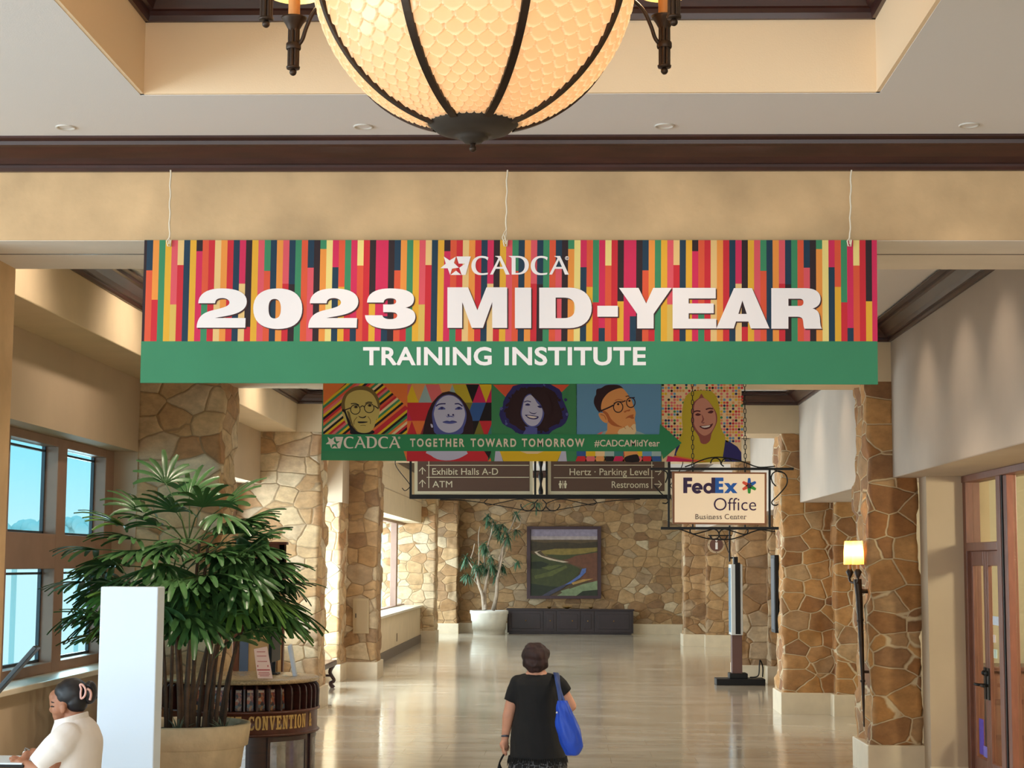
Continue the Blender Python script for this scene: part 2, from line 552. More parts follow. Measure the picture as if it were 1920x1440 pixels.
def put_text(mb, body, box, fn, mi=0, bold=0.0, space=1.0, cap='H'):
    """Fit lettering into box = (x0, y_top, x1, y_base) in the photograph's frame; fn maps (x, y) to a point."""
    v, f = text2d(body, bold, space)
    x0, x1 = min(p[0] for p in v), max(p[0] for p in v)
    cv, _ = text2d(cap, bold, 1.0)
    h0, h1 = min(p[1] for p in cv), max(p[1] for p in cv)
    X0, Yt, X1, Yb = box
    pts = [fn(X0 + (p[0] - x0) / (x1 - x0) * (X1 - X0), Yb - (p[1] - h0) / (h1 - h0) * (Yb - Yt)) for p in v]
    mb.add(pts, f, mi)


def rect(x0, y0, x1, y1):
    return [(x0, y0), (x1, y0), (x1, y1), (x0, y1)]


def circ(cx, cy, r, n=20, ry=None):
    ry = ry or r
    return [(cx + r * math.cos(2 * math.pi * k / n), cy + ry * math.sin(2 * math.pi * k / n)) for k in range(n)]


def stroke(pts, w):
    """2-D polyline widened to an outline."""
    L = []; R = []
    for i, p in enumerate(pts):
        a = pts[max(0, i - 1)]; b = pts[min(len(pts) - 1, i + 1)]
        dx, dy = b[0] - a[0], b[1] - a[1]; l = math.hypot(dx, dy) or 1
        L.append((p[0] - dy / l * w / 2, p[1] + dx / l * w / 2)); R.append((p[0] + dy / l * w / 2, p[1] - dx / l * w / 2))
    return L + R[::-1]


def at(Y, off=0.0):
    """Drawing plane: (px, py) of the photograph onto the plane y = Y, raised OFF towards the viewer's side."""
    def fn(x, y):
        p = P(x, y, Y)
        return Vector((p.x, p.y - off, p.z))
    return fn
# ------------------------------------------------------------------ the setting
XL, XR = -3.52, 2.98            # corridor faces of the pillars
BL, BR = -3.87, 3.24            # bulkhead faces
WL = -4.38                      # left window wall
CZ = 4.58                       # corridor ceiling
BZ = 4.00                       # underside of the beams
ROWS = [(9.66, 10.62), (17.2, 18.05), (24.1, 25.0)]


def rough_block(x0, x1, y0, y1, z0, z1, name, m, amp=0.018, step=0.06, parent=None, side=None):
    """Stone-faced block: each face gridded and pushed in and out stone by stone."""
    mb = MB(); idx = {}

    def vert(p):
        k = (round(p[0], 4), round(p[1], 4), round(p[2], 4))
        if k not in idx:
            q = Vector(p)
            a = noise.cell(Vector((q.x * 2.3, q.y * 2.3, q.z * 3.3 + 7)))
            d = noise.noise_vector(q * 5.0) * amp + noise.noise_vector(q * 17.0) * amp * 0.45
            e = (a - 0.5) * amp * 1.3
            cx, cy = (x0 + x1) / 2, (y0 + y1) / 2
            ox = 1 if abs(q.x - x1) < 1e-4 else (-1 if abs(q.x - x0) < 1e-4 else 0)
            oy = 1 if abs(q.y - y1) < 1e-4 else (-1 if abs(q.y - y0) < 1e-4 else 0)
            q += Vector(((d.x + e) * ox, (d.y + e) * oy, 0))
            idx[k] = len(mb.v); mb.v.append(tuple(q))
        return idx[k]

    def grid(o, u, v):
        nu = max(1, int(u.length / step)); nv = max(1, int(v.length / step))
        for i in range(nu):
            for j in range(nv):
                c = [o + u * (a / nu) + v * (b / nv) for a, b in ((i, j), (i + 1, j), (i + 1, j + 1), (i, j + 1))]
                mb.f.append(tuple(vert(p) for p in c)); mb.m.append(0); mb.s.append(True)
    X, Y, Z = Vector((x1 - x0, 0, 0)), Vector((0, y1 - y0, 0)), Vector((0, 0, z1 - z0))
    grid(Vector((x0, y0, z0)), X, Z)
    grid(Vector((x1, y0, z0)), Y, Z)
    grid(Vector((x0, y1, z0)), -Y, Z)
    grid(Vector((x1, y1, z0)), -X, Z)
    return mb.build(name, m, parent)


def baseboard(name, x0, x1, y0, y1, h=0.295, o=0.035, m=None):
    return struct(MB().box(x0 - o, x1 + o, y0 - o, y1 + o, 0, FZ + h).build(name, m or M_BASE, bevel=0.012))


# floor and ceilings
struct(MB().box(-11, 9, -6, 56, -0.1, FZ).build('floor', M_FLOOR))
TX0, TX1, TY0, TY1 = -2.22, 1.58, 2.2, 8.56        # tray over the hall
mb = MB()
z = 4.55
for x0, x1, y0, y1 in ((-11, TX0, -6, 9.7), (TX1, 9, -6, 9.7), (TX0, TX1, -6, TY0), (TX0, TX1, TY1, 9.7)):
    mb.box(x0, x1, y0, y1, z, z + 0.55)
struct(mb.build('ceiling', M_CEIL))
mb = MB(); t = 0.02
mb.box(TX0, TX0 + t, TY0, TY1, z + .002, 5.2).box(TX1 - t, TX1, TY0, TY1, z + .002, 5.2).box(TX0, TX1, TY0, TY0 + t, z + .002, 5.2).box(TX0, TX1, TY1 - t, TY1, z + .002, 5.2)
mb.box(TX0, TX1, TY0, TY1, 5.2, 5.3)
struct(mb.build('ceiling_tray', M_TRAYW))


def crown(path, z0, h, w, name, inward):
    """Moulded crown along the straight run a-b; inward = horizontal direction away from the wall."""
    (ax, ay), (bx, by) = path
    prof = [(0, 0), (0.10, 0.0), (0.14, 0.12), (0.14, 0.22), (0.24, 0.24), (0.34, 0.42), (0.62, 0.72), (0.74, 0.76), (0.76, 0.9), (1.0, 0.92), (1.0, 1.0), (0, 1.0)]
    n = Vector((*inward, 0))
    A = [Vector((ax, ay, z0 + q * h)) + n * (p * w) for p, q in prof]
    B = [Vector((bx, by, z0 + q * h)) + n * (p * w) for p, q in prof]
    k = len(prof); mb = MB()
    mb.add(A + B, [(i, (i + 1) % k, k + (i + 1) % k, k + i) for i in range(k)] + [tuple(range(k))[::-1], tuple(range(k, 2 * k))])
    return struct(mb.build(name, M_WOOD))


t = 0.02
crown(((TX0, TY1 - t), (TX1, TY1 - t)), 4.93, 0.24, 0.2, 'trim_1', (0, -1))
crown(((TX0 + t, TY0), (TX0 + t, TY1)), 4.93, 0.24, 0.2, 'trim_2', (1, 0))
crown(((TX1 - t, TY0), (TX1 - t, TY1)), 4.93, 0.24, 0.2, 'trim_3', (-1, 0))

# hall walls out of view keep the room closed on the right
struct(MB().box(8.9, 9, -6, 9.66, 0, 4.6).build('wall_right_hall', M_CREAM))

# beams across the corridor
bn = 0
for (y0, y1) in ROWS + [(30.6, 31.5), (44.8, 45.7)]:
    if bn == 0:
        mb = MB().box(-11, 9, y0, y1, BZ, 4.8)
        mb.box(-11, 9, 10.09, 10.105, BZ - 0.004, BZ + 0.01, 1)
        struct(mb.build('beam', [M_PLAST, M_BRONZE]))
        crown(((-11, y0), (9, y0)), 4.40, 0.15, 0.27, 'trim_4', (0, -1))
    else:
        struct(MB().box(WL - .4, 4.4, y0, y1, BZ, 4.8).build('beam', M_CREAM))
    bn += 1
# soffit facing of the near beam: daylight from below put into its paler colour
struct(MB().box(-11, 9, 9.67, 10.085, BZ - .003, BZ).box(-11, 9, 10.11, 10.615, BZ - .003, BZ).build('beam_soffit', M_SOFF))

# corridor ceilings, crowns and bulkheads bay by bay
bays = [(10.62, 17.2), (18.05, 24.1), (25.0, 30.6), (31.5, 44.8), (45.7, 51.3)]
k = 5
for i, (y0, y1) in enumerate(bays):
    struct(MB().box(BL - .2, BR + .2, y0, y1, CZ, CZ + .1).build('ceiling_bay', M_CEIL))
    crown(((BL, y0), (BL, y1)), 4.40, 0.165, 0.22, 'trim_%d' % k, (1, 0)); k += 1
    crown(((BR, y0), (BR, y1)), 4.40, 0.165, 0.22, 'trim_%d' % k, (-1, 0)); k += 1
    crown(((BL, y1), (BR, y1)), 4.40 if i < 4 else 4.2, 0.165, 0.22, 'trim_%d' % k, (0, -1)); k += 1
    crown(((BL, y0), (BR, y0)), 4.40, 0.165, 0.22, 'trim_%d' % k, (0, 1)); k += 1
    # left bulkhead: face and soffit; right bulkhead hangs lower
    struct(MB().box(BL - .52, BL, y0, y1, BZ, CZ + .05).build('bulkhead_left', M_CREAM, bevel=0.01))
    if i < 4:
        struct(MB().box(BR, 4.4, y0, y1, 3.03, CZ + .05).build('bulkhead_right', M_BULKR, bevel=0.01))

# ---- pillars
ST = ((XL - .9, XL, 17.2, 18.05, BZ, M_STONE_L, 1), (XR, 3.50, 17.2, 18.05, BZ, M_STONE_R, 1), (-5.0, XL, 24.1, 25.0, BZ, M_STONE_L, 1), (XR, 3.76, 24.1, 25.0, BZ, M_STONE_R, 1),
      (3.66, 4.5, 23.80, 25.0, 3.03, M_STONE_R, 1), (-4.05, -3.42, 30.6, 31.5, BZ, M_STONE_F, 1), (-5.0, -3.96, 29.7, 31.5, 3.2, M_STONE_L, 1), (XR, 4.3, 30.6, 31.5, BZ, M_STONE_F, 1),
      (3.50, 4.3, 30.25, 31.0, BZ, M_STONE_F, 1), (-4.9, -3.48, 44.8, 45.7, BZ, M_STONE_L, 1), (2.94, 3.55, 43.9, 44.8, BZ, M_STONE_F, 1), (3.48, 4.3, 43.6, 44.8, 3.4, M_STONE_F, 1))
for n_, (x0, x1, y0, y1, z1, m_, k_) in enumerate(ST):
    struct(rough_block(x0, x1, y0, y1, 0, z1, 'pillar', m_))
    baseboard('baseboard_pillar_%d' % (n_ + 1), x0, x1, y0, y1)
struct(MB().box(-5.0, -3.95, 29.72, 31.5, 3.2, BZ).build('wall_pier_head', M_WALLG))
struct(MB().box(-4.78, WL, 17.2, 18.05, 0, BZ).build('wall_left_return', M_WALLG))
# plaster pier of the near beam
struct(MB().box(-4.9, -3.52, 9.68, 10.61, 0, BZ).build('pillar', M_PLAST))
struct(MB().box(XR, 9, 9.68, 10.61, 0, BZ).build('pillar', M_PLAST))

# ---- far wall
struct(rough_block(-4.6, 4.3, 51.2, 51.6, 0, 4.25, 'wall_back', M_STONE_F, 0.03, 0.12))
struct(MB().box(-4.6, 4.3, 51.2, 51.6, 4.25, 4.7).build('wall_back_head', M_CREAM))
struct(rough_block(-4.6, -3.26, 50.5, 51.2, 0, BZ, 'pillar', M_STONE_F))
baseboard('baseboard_back', -4.6, 4.3, 51.2, 51.6); baseboard('baseboard_back_corner', -4.6, -3.26, 50.5, 51.2)


# ---- left window walls
def window_wall(n, y0, y1, xw, xg, sill, head, top, splits, zs, wmat, dep=0.15, glass=None):
    """Wall in the plane x = xw with one recessed window band; splits = y edges of the lights; zs = rail heights."""
    mb = MB()
    mb.box(xg - .1, xw, y0, y1, 0, sill - .05).box(xg - .1, xw, y0, y1, head, top)
    struct(mb.build('wall_left_%d' % n, wmat))
    fr_mb = MB(); gl = MB()
    for (a, bb) in splits:                       # posts between the lights
        fr_mb.box(xg, xg + dep, a, bb, sill, head)
    for (a, bb) in zs:
        fr_mb.box(xg, xg + dep - .002, y0, y1, a, bb)
    w = struct(fr_mb.build('window_%d' % n, M_FRAME, bevel=0.006))
    MB().box(xg - .006, xg + .002, y0, y1, sill, head).build('pane', glass or M_GLASS, w)
    struct(MB().box(xg, xw + .06, y0, y1, sill - .05, sill).build('window_%d_sill' % n, M_SILLW, bevel=0.008))
    return w


# bay beside the plant: tall lights with a broad middle rail
Y1, Y2 = 10.62, 17.2
yj = 17.2
sp = []
ys = [17.2, 16.75]          # jamb
w1 = window_wall(1, 10.62, 17.2, WL, -4.77, 1.16, 3.26, BZ,
                 [(16.90, 17.2), (15.30, 15.58), (13.69, 13.97), (12.08, 12.36), (10.62, 10.9)], [(1.16, 1.25), (2.08, 2.39), (3.18, 3.26)], M_WALLG)
sash = MB()
for a, bb in ((15.58, 16.90), (13.97, 15.30), (12.36, 13.69), (10.9, 12.08)):
    for (c0, c1) in ((1.25, 2.08), (2.39, 3.18)):
        x0, x1 = -4.765, -4.735
        sash.box(x0, x1, a, a + .03, c0, c1).box(x0, x1, bb - .03, bb, c0, c1).box(x0, x1, a, bb, c0, c0 + .025).box(x0, x1, a, bb, c1 - .05, c1 - .03)
sash.build('sash', mat('dark sash', (52, 66, 76), 0.5), w1)
w2 = window_wall(2, 18.05, 24.1, WL, -4.86, 1.16, 3.26, BZ, [(23.7, 24.1), (22.2, 22.5), (20.6, 20.9), (19.1, 19.4)], [(1.16, 1.22), (2.08, 2.42), (3.14, 3.26)], M_WALLG, glass=M_GLASSF)
w3 = window_wall(3, 25.0, 29.7, WL, -4.86, 0.55, 3.26, BZ, [(25.0, 25.3), (27.3, 27.6)], [(0.55, 0.62), (3.14, 3.26)], M_WALLG, glass=M_GLASSF)
w4 = window_wall(4, 31.5, 44.8, -3.86, -4.45, 1.07, 3.2, BZ, [(31.5, 33), (37.0, 37.3), (42.75, 43.1)], [(1.07, 1.1), (3.14, 3.2)], M_CREAM, glass=M_GLASSF)
struct(MB().box(-3.86, -3.84, 31.5, 44.8, 3.72, 3.735).build('trim_90', M_WALLG))
struct(MB().box(-3.86, -3.835, 31.5, 44.8, 0, FZ + .2).build('baseboard_left', mat('grey baseboard', (112, 98, 86), 0.6)))
w5 = window_wall(5, 45.7, 50.5, -4.2, -4.7, 0.3, 3.2, BZ, [(48.0, 48.2)], [(0.3, 0.35), (3.1, 3.2)], M_CREAM, glass=M_GLASSF)
struct(MB().box(WL, WL + .02, 10.62, 17.2, 0, FZ + .12).build('baseboard_left_near', M_BASE))
# stone course between sill and floor in the far bay
# ---- right side
struct(MB().box(3.50, 4.0, 16.86, 17.2, 0, 3.03).build('wall_right_pier', M_WALLG))
struct(MB().box(3.49, 3.86, 16.845, 16.87, 0, FZ + 0.13).build('baseboard_right_pier', M_BASE))
struct(MB().box(4.3, 4.4, 18.05, 23.85, 0, 3.05).build('wall_right_1', M_CREAM))
struct(rough_block(4.3, 4.5, 25.0, 30.4, 0, 3.1, 'wall_right_2', M_STONE_F, 0.02, 0.12))
struct(MB().box(4.3, 4.4, 31.5, 43.7, 0, 4.1).build('wall_right_3', M_CREAM))
struct(MB().box(4.3, 4.4, 44.8, 51.3, 0, 4.1).build('wall_right_4', M_CREAM))

# shop front with double door on x = 3.9
DX = 3.90
fm = MB()
fm.box(DX - .05, DX + .09, 16.74, 16.86, 0, 3.03)                         # hinge post
fm.box(DX - .05, DX + .09, 15.42, 15.56, 0, 3.03)                         # meeting post of door and shop window
fm.box(DX - .05, DX + .09, 15.56, 16.74, 2.30, 2.38)                      # transom bar
fm.box(DX - .06, DX + .10, 10.62, 16.86, 2.965, 3.03)                     # head
fm.box(DX - .03, DX + .06, 15.26, 15.38, 0, 2.965)
fm.box(DX - .05, DX + .09, 13.0, 13.12, 0, 2.965)
fr = struct(fm.build('door_frame_1', M_DOORW, bevel=0.006))
MB().box(DX - .04, DX + .08, 15.38, 15.42, 0, 2.965).build('gasket', M_BLACK, fr)
MB().box(DX + .02, DX + .026, 15.56, 16.74, 2.38, 2.965).build('transom_pane', M_GLASSD, fr)
MB().box(DX + .02, DX + .026, 10.62, 15.22, 0.0, 2.965).build('pane', M_GLASSD, fr)
for n, (a, bb) in enumerate(((16.15, 16.74), (15.56, 16.145))):
    d = MB()
    s = 0.085
    d.box(DX - .015, DX + .025, a, a + s, FZ + .01, 2.30).box(DX - .015, DX + .025, bb - s, bb, FZ + .01, 2.30)
    d.box(DX - .015, DX + .025, a + s, bb - s, 2.16, 2.30).box(DX - .015, DX + .025, a + s, bb - s, FZ + .01, 0.36)
    dr = struct(d.build('door_%d' % (n + 1), M_DOORW, bevel=0.006))
    MB().box(DX + .008, DX + .014, a + s, bb - s, 0.36, 2.16).build('pane', M_GLASSD, dr)
    h = MB()
    yh = a + 0.055 if n == 0 else bb - 0.055
    sg = 1 if n == 0 else -1
    h.box(DX - .03, DX - .02, yh - .035, yh + .035, 0.93, 1.22)
    h.tube([(DX - .03, yh, 1.06), (DX - .09, yh, 1.06), (DX - .095, yh + sg * .12, 1.06)], 0.013, 8)
    h.ball((DX - .035, yh, 1.17), 0.025)
    h.build('door_handle', M_BLACK, dr)
# shop interior
struct(MB().box(7.2, 7.3, 10, 19, 0, 3.1).build('wall_shop_back', mat('shop wall', (212, 202, 176), 0.9)))
struct(MB().box(3.6, 7.3, 18.06, 18.16, 0, 3.1).build('wall_shop_side', mat('shop wall', (212, 202, 176), 0.9)))
struct(MB().box(4.0, 7.3, 9.9, 18.1, 3.1, 3.2).build('ceiling_shop', M_CEIL))
# ------------------------------------------------------------------ chandelier
CX, CY, CZc, CR = -0.34, 5.87, 4.24, 0.574
ch = thing('chandelier', 'huge glowing bowl chandelier of scalloped glass with dark ribs and candle arms', 'chandelier', (CX, CY, 3.58))
M_BOWL = shade_mat('warm scalloped glass', (255, 240, 214), trans=0.6, gloss=0.06, attr='lip_brightness', rgb2=(236, 192, 150))
M_CANDLE = shade_mat('candle shade', (255, 226, 150), trans=0.65, gloss=0.05)


def gore(a0):
    """One eighth of the bowl, covered with overlapping fish-scale glass."""
    mb = MB(); per = 5; seg = 16; rows = 22; sub = 12
    mb.t = []
    th0, th1 = math.asin(0.155 / CR), math.radians(98)        # polar angle from the bottom pole
    nu = per * seg; nv = rows * sub
    for j in range(nv + 1):
        v = j / nv * rows
        th = th0 + (th1 - th0) * (j / nv) ** 1.3
        for i in range(nu + 1):
            u = i / nu * per
            # overlapping scales: each hangs from its row, the upper one lies over the next
            best = 0.0; tk = 0.0
            for r in (math.floor(v) + 2, math.floor(v) + 1, math.floor(v)):
                uu = u + (0.5 if r % 2 else 0.0)
                du = (uu - math.floor(uu) - 0.5) / 0.5
                dv = r - v                                   # how far below its row's top edge
                low = 0.75 + 0.95 * math.sqrt(max(0.0, 1 - du * du))      # the rounded lower lip
                if 0 <= dv <= low:
                    e = (low - dv) / low                     # 0 at the lip
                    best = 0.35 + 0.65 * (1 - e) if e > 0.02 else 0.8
                    tk = max(0.0, 1 - e / 0.16) * 0.85 + 0.18 * (1 - e)  # bright lip of each scale, a highlight put into the glass colour
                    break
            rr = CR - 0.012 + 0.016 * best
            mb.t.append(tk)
            a = a0 + (math.pi / 4) * (i / nu - 0.5)
            mb.v.append((CX + rr * math.sin(th) * math.cos(a), CY + rr * math.sin(th) * math.sin(a), CZc - rr * math.cos(th)))
    w = nu + 1
    for j in range(nv):
        for i in range(nu):
            mb.f.append((j * w + i, j * w + i + 1, (j + 1) * w + i + 1, (j + 1) * w + i)); mb.m.append(0); mb.s.append(True)
    return mb


gm = gore(-math.pi / 2); g0 = gm.build('glass_panel', M_BOWL, ch)
ga = g0.data.attributes.new('lip_brightness', 'FLOAT', 'POINT'); ga.data.foreach_set('value', gm.t)
for k in range(1, 8):
    c = g0.copy(); COL.objects.link(c); c.parent = ch; c.rotation_euler = (0, 0, k * math.pi / 4)
rb = MB()
th = [math.asin(0.15 / CR) + (math.radians(98) - math.asin(0.15 / CR)) * i / 28 for i in range(29)]
a = -math.pi / 2 + math.pi / 8
ring = []
for q in th:
    er = Vector((math.sin(q) * math.cos(a), math.sin(q) * math.sin(a), -math.cos(q))); tg = Vector((-math.sin(a), math.cos(a), 0))
    c = Vector((CX, CY, CZc)) + er * (CR + 0.004)
    w = 0.0135
    ring.append([c - tg * w - er * .012, c + tg * w - er * .012, c + tg * w + er * .006, c - tg * w + er * .006])
rb.loft(ring, smooth=False)
r0 = rb.build('rib', M_BRONZE, ch)
for k in range(1, 8):
    c = r0.copy(); COL.objects.link(c); c.parent = ch; c.rotation_euler = (0, 0, k * math.pi / 4)
zb = CZc - math.sqrt(CR * CR - 0.16 * 0.16)
M_CAPM = mat('grey bronze', (62, 54, 48), 0.5, metal=0.5, var=0.15, vscale=8)
MB().lathe([(0.0, .02), (.155, .022), (.162, .012), (.160, .0), (.150, -.008), (.13, -.026), (.10, -.036), (.075, -.042), (.054, -.044), (.054, -.052), (.040, -.056), (.032, -.066), (.018, -.070), (0, -.071)], 40, (CX, CY, zb)).build('bottom_cap', M_CAPM, ch)
MB().lathe([(0, -.068), (.010, -.070), (.008, -.078), (.013, -.086), (.012, -.094), (.005, -.100), (0, -.101)], 16, (CX, CY, zb)).build('finial', M_BRONZE, ch)
# upper ring, stem and canopy above the frame
ztop = CZc - CR * math.cos(math.radians(98))
MB().lathe([(CR + .02, ztop - .03), (CR + .035, ztop), (CR + .02, ztop + .04), (CR - .02, ztop + .04), (CR - .02, ztop - .03), (CR + .02, ztop - .03)], 48, (CX, CY, 0)).build('rim', M_BRONZE, ch)
MB().lathe([(0.02, ztop - .5), (.02, 5.1), (.05, 5.12), (.14, 5.17), (.15, 5.199), (0, 5.199)], 24, (CX, CY, 0)).build('stem', M_BRONZE, ch)
for k in range(3):
    q = k * 2 * math.pi / 3
    MB().tube([(CX + CR * math.cos(q), CY + CR * math.sin(q), ztop + .02), (CX + .02 * math.cos(q), CY + .02 * math.sin(q), 5.05)], 0.012, 8).build('stay', M_BRONZE, ch)
for k in range(8):
    q = math.radians(22.5 + 45 * k); R = 0.745
    U = 0.048
    D = lambda r, z: (CX + r * math.cos(q), CY + r * math.sin(q), z + U)
    am = MB().tube(spline([D(R, 4.00), D(R - .035, 4.03), D(R - .055, 4.08), D(R - .09, 4.14), D(R - .16, 4.19)], 5, False), 0.0075, 8)
    arm = am.build('arm', M_BRONZE, ch)
    cm = MB()
    for j in range(7):
        e = j * 2 * math.pi / 7
        cm.tube([(CX + R * math.cos(q) + .015 * math.cos(e), CY + R * math.sin(q) + .015 * math.sin(e), 3.93 + U), (CX + R * math.cos(q) + .015 * math.cos(e), CY + R * math.sin(q) + .015 * math.sin(e), 4.085 + U)], 0.0075, 8)
    cm.lathe([(0, 3.925), (.024, 3.926), (.026, 3.934), (.018, 3.938)], 16, D(R, 0))
    cm.lathe([(.026, 4.0), (.028, 4.004), (.028, 4.02), (.026, 4.024)], 16, D(R, 0))
    cm.lathe([(0.018, 4.07), (.026, 4.085), (.034, 4.10), (.046, 4.115), (.048, 4.122), (.03, 4.124), (0, 4.124)], 20, D(R, 0))
    cm.ball(D(R, 3.914), 0.0135, 12, 8)
    cm.build('candle_holder', M_BRONZE, arm)
    MB().tube([D(R, 4.12), D(R, 4.23)], 0.022, 12).build('candle', mat('candle tube', (196, 132, 70), 0.5), arm)
    MB().lathe([(.095, 4.205), (.075, 4.26), (.055, 4.33)], 24, D(R, 0)).build('candle_shade', M_CANDLE, arm)
    lamp('POINT', 'candle_lamp', D(R, 4.28), 5.5, WARMER, 0.02)
for k in range(4):
    q = k * math.pi / 2 + .4
    lamp('POINT', 'bowl_lamp', (CX + .2 * math.cos(q), CY + .2 * math.sin(q), 4.17), 3.6, (1.0, 0.82, 0.56), 0.06)

# recessed downlights in the hall ceiling
for i in range(4):
    x = (-2.80, -1.14, 0.52, 2.18)[i]
    o = MB().lathe([(.052, .012), (.056, -.004), (.050, -.008), (.043, -.004), (.036, .012)], 28, (x, 9.20, 4.55)).build('downlight', mat('white trim ring', (206, 198, 188), 0.5))
    tag(o, ('slim recessed ceiling light ring nearest the left edge of the photo', 'slim recessed ceiling light ring just left of the big chandelier bowl',
            'slim recessed ceiling light ring just right of the big chandelier bowl', 'slim recessed ceiling light ring nearest the right edge of the photo')[i], 'ceiling light', 'recessed lights along the dark ceiling moulding')

# ------------------------------------------------------------------ banner 1
PAL = dict(K=(48, 32, 36), N=(30, 58, 78), O=(240, 150, 66), G=(62, 138, 96), Y=(234, 174, 52), P=(226, 88, 98), T=(238, 196, 130), R=(208, 42, 54), V=(226, 88, 56), M=(214, 44, 88), C=(244, 218, 134), H=(222, 184, 92), B=(44, 110, 160), W=(228, 222, 216), g=(52, 140, 92))
KEYS = list(PAL)
PM = [mat('print ' + k, tuple(int(v * .93) for v in PAL[k]), 0.7, spec=0.3) for k in KEYS]
YB = 9.58
bt = tag(thing('event_banner', 'wide striped banner reading 2023 MID-YEAR above a green TRAINING INSTITUTE band', 'banner', tuple(P(955, 720, YB))), 'wide striped banner reading 2023 MID-YEAR above a green TRAINING INSTITUTE band', 'banner')
quad = [(271, 450), (1644, 450), (1646, 721), (263, 718)]
fab = MB().slab(quad, at(YB), at(YB, -0.004))
fab.build('fabric', mat('banner cloth', (46, 122, 84), 0.75), bt)
cols = [('N', 'V', 490 + 17), ('O', 'R', 562), ('G', None, 0), ('Y', None, 0), ('P', 'H', 571), ('T', 'R', 497), ('N', None, 0), ('Y', None, 0), ('K', 'M', 471), ('V', 'G', 569),
        ('R', None, 0), ('T', None, 0), ('O', None, 0), ('R', None, 0), ('N', None, 0), ('M', 'T', 532), ('K', 'R', 613), ('Y', None, 0), ('P', None, 0), ('G', 'V', 508),
        ('N', None, 0), ('O', None, 0), ('P', 'R', 532), ('N', 'K', 533), ('G', None, 0), ('V', None, 0), ('N', 'P', 502), ('K', None, 0), ('G', 'O', 467), ('C', None, 0),
        ('M', 'N', 501), ('V', 'Y', 538), ('G', 'R', 567), ('M', 'N', 615), ('C', 'V', 498), ('R', None, 0), ('K', 'Y', 565), ('M', None, 0), ('M', 'N', 593), ('K', None, 0)]
st = MB()


def xe(x, y):           # the banner widens a little towards its foot
    t = (y - 450) / 268
    l = 271 - 8 * t; r = 1644 + 2 * t
    return l + (x - 271) / (1644 - 271) * (r - l)


f1 = at(YB, 0.001)
def sq(x0, x1, y0, y1, k):
    st.poly([[(xe(x0, y0), y0), (xe(x1, y0), y0), (xe(x1, y1), y1), (xe(x0, y1), y1)]], f1, KEYS.index(k))


sq(271, 276, 450.3, 640, 'K')
w = 11.61
for i in range(118):
    x0 = 276 + i * w; x1 = min(x0 + w, 1644)
    a, bcol, ys = cols[i % 40]
    if bcol:
        sq(x0, x1, 450.3, ys, a); sq(x0, x1, ys, 640, bcol)
    else:
        sq(x0, x1, 450.3, 640, a)
st.build('striped_print', PM, bt)
gb = MB().slab([(265, 640), (1645, 640), (1646, 720.5), (263, 717.5)], at(YB, 0.0022), at(YB, 0.0008))
gb.build('green_band', mat('green band', (46, 122, 84), 0.7, var=0.06, vscale=2), bt)

GLY = {
    '2': (252, 200, "M8 75 C10 25 55 0 128 0 C205 0 252 22 252 66 C252 104 218 124 170 135 C130 144 103 146 93 150 L246 150 L244 199 L0 199 C2 150 25 125 75 112 C125 100 165 92 165 72 C165 58 150 49 128 49 C105 49 93 58 93 75 Z"),
    '0': (250, 205, "M125 0 C205 0 250 35 250 102 C250 170 205 205 125 205 C45 205 0 170 0 102 C0 35 45 0 125 0 Z M109 53 C88 53 78 68 78 102 C78 137 88 152 109 152 C130 152 141 137 141 102 C141 68 130 53 109 53 Z"),
    '3': (255, 207, "M10 72 C12 22 58 0 128 0 C205 0 248 18 248 52 C248 78 235 92 205 98 C240 104 255 120 255 145 C255 185 205 207 128 207 C50 207 2 185 0 137 L88 137 C90 150 105 157 128 157 C150 157 163 150 163 138 C163 126 150 121 128 121 L92 121 L92 82 L128 82 C148 82 158 77 158 66 C158 56 147 50 128 50 C107 50 96 57 94 72 Z"),
    'M': (303, 207, "M0 207 L0 0 L105 0 L152 117 L198 0 L303 0 L303 207 L227 207 L227 75 L180 207 L123 207 L75 75 L75 207 Z"),
    'I': (82, 203, "M0 0 L82 0 L82 203 L0 203 Z"),
    'D': (262, 203, "M0 0 L150 0 C220 0 262 40 262 101 C262 162 220 203 150 203 L0 203 Z M82 50 L82 153 L120 153 C160 153 178 138 178 101 C178 65 160 50 120 50 Z"),
    '-': (100, 53, "M0 0 L100 0 L100 53 L0 53 Z"),
    'Y': (262, 203, "M0 0 L97 0 L135 78 L170 0 L262 0 L172 130 L172 203 L90 203 L90 130 Z"),
    'E': (218, 203, "M0 0 L215 0 L215 53 L80 53 L80 78 L205 78 L205 127 L80 127 L80 155 L218 155 L218 203 L0 203 Z"),
    'A': (265, 203, "M88 0 L178 0 L265 203 L172 203 L160 168 L98 168 L87 203 L0 203 Z M130 62 L110 130 L152 130 Z"),
    'R': (252, 203, "M0 0 L165 0 C220 0 245 20 245 55 C245 80 230 95 205 102 C232 108 240 125 242 155 C243 180 245 195 252 203 L165 203 C160 195 160 180 158 165 C156 148 148 143 125 143 L85 143 L85 203 L0 203 Z M85 53 L85 89 L140 89 C153 89 160 83 160 71 C160 60 155 53 140 53 Z"),
}
ROW = [('2', 369, 541, 463, 615), ('0', 475, 541, 567, 617), ('2', 578, 541, 672, 615), ('3', 684.5, 541, 779, 617), ('M', 839, 539, 951, 615), ('I', 965.5, 539.5, 996, 615.5),
       ('D', 1011, 539.5, 1109.5, 615.5), ('-', 1120, 573.6, 1158.6, 594), ('Y', 1160.5, 540, 1259.5, 616), ('E', 1261, 540, 1343, 616), ('A', 1343, 540.5, 1442.5, 616), ('R', 1446, 540.5, 1541, 616.5)]
tx = MB()
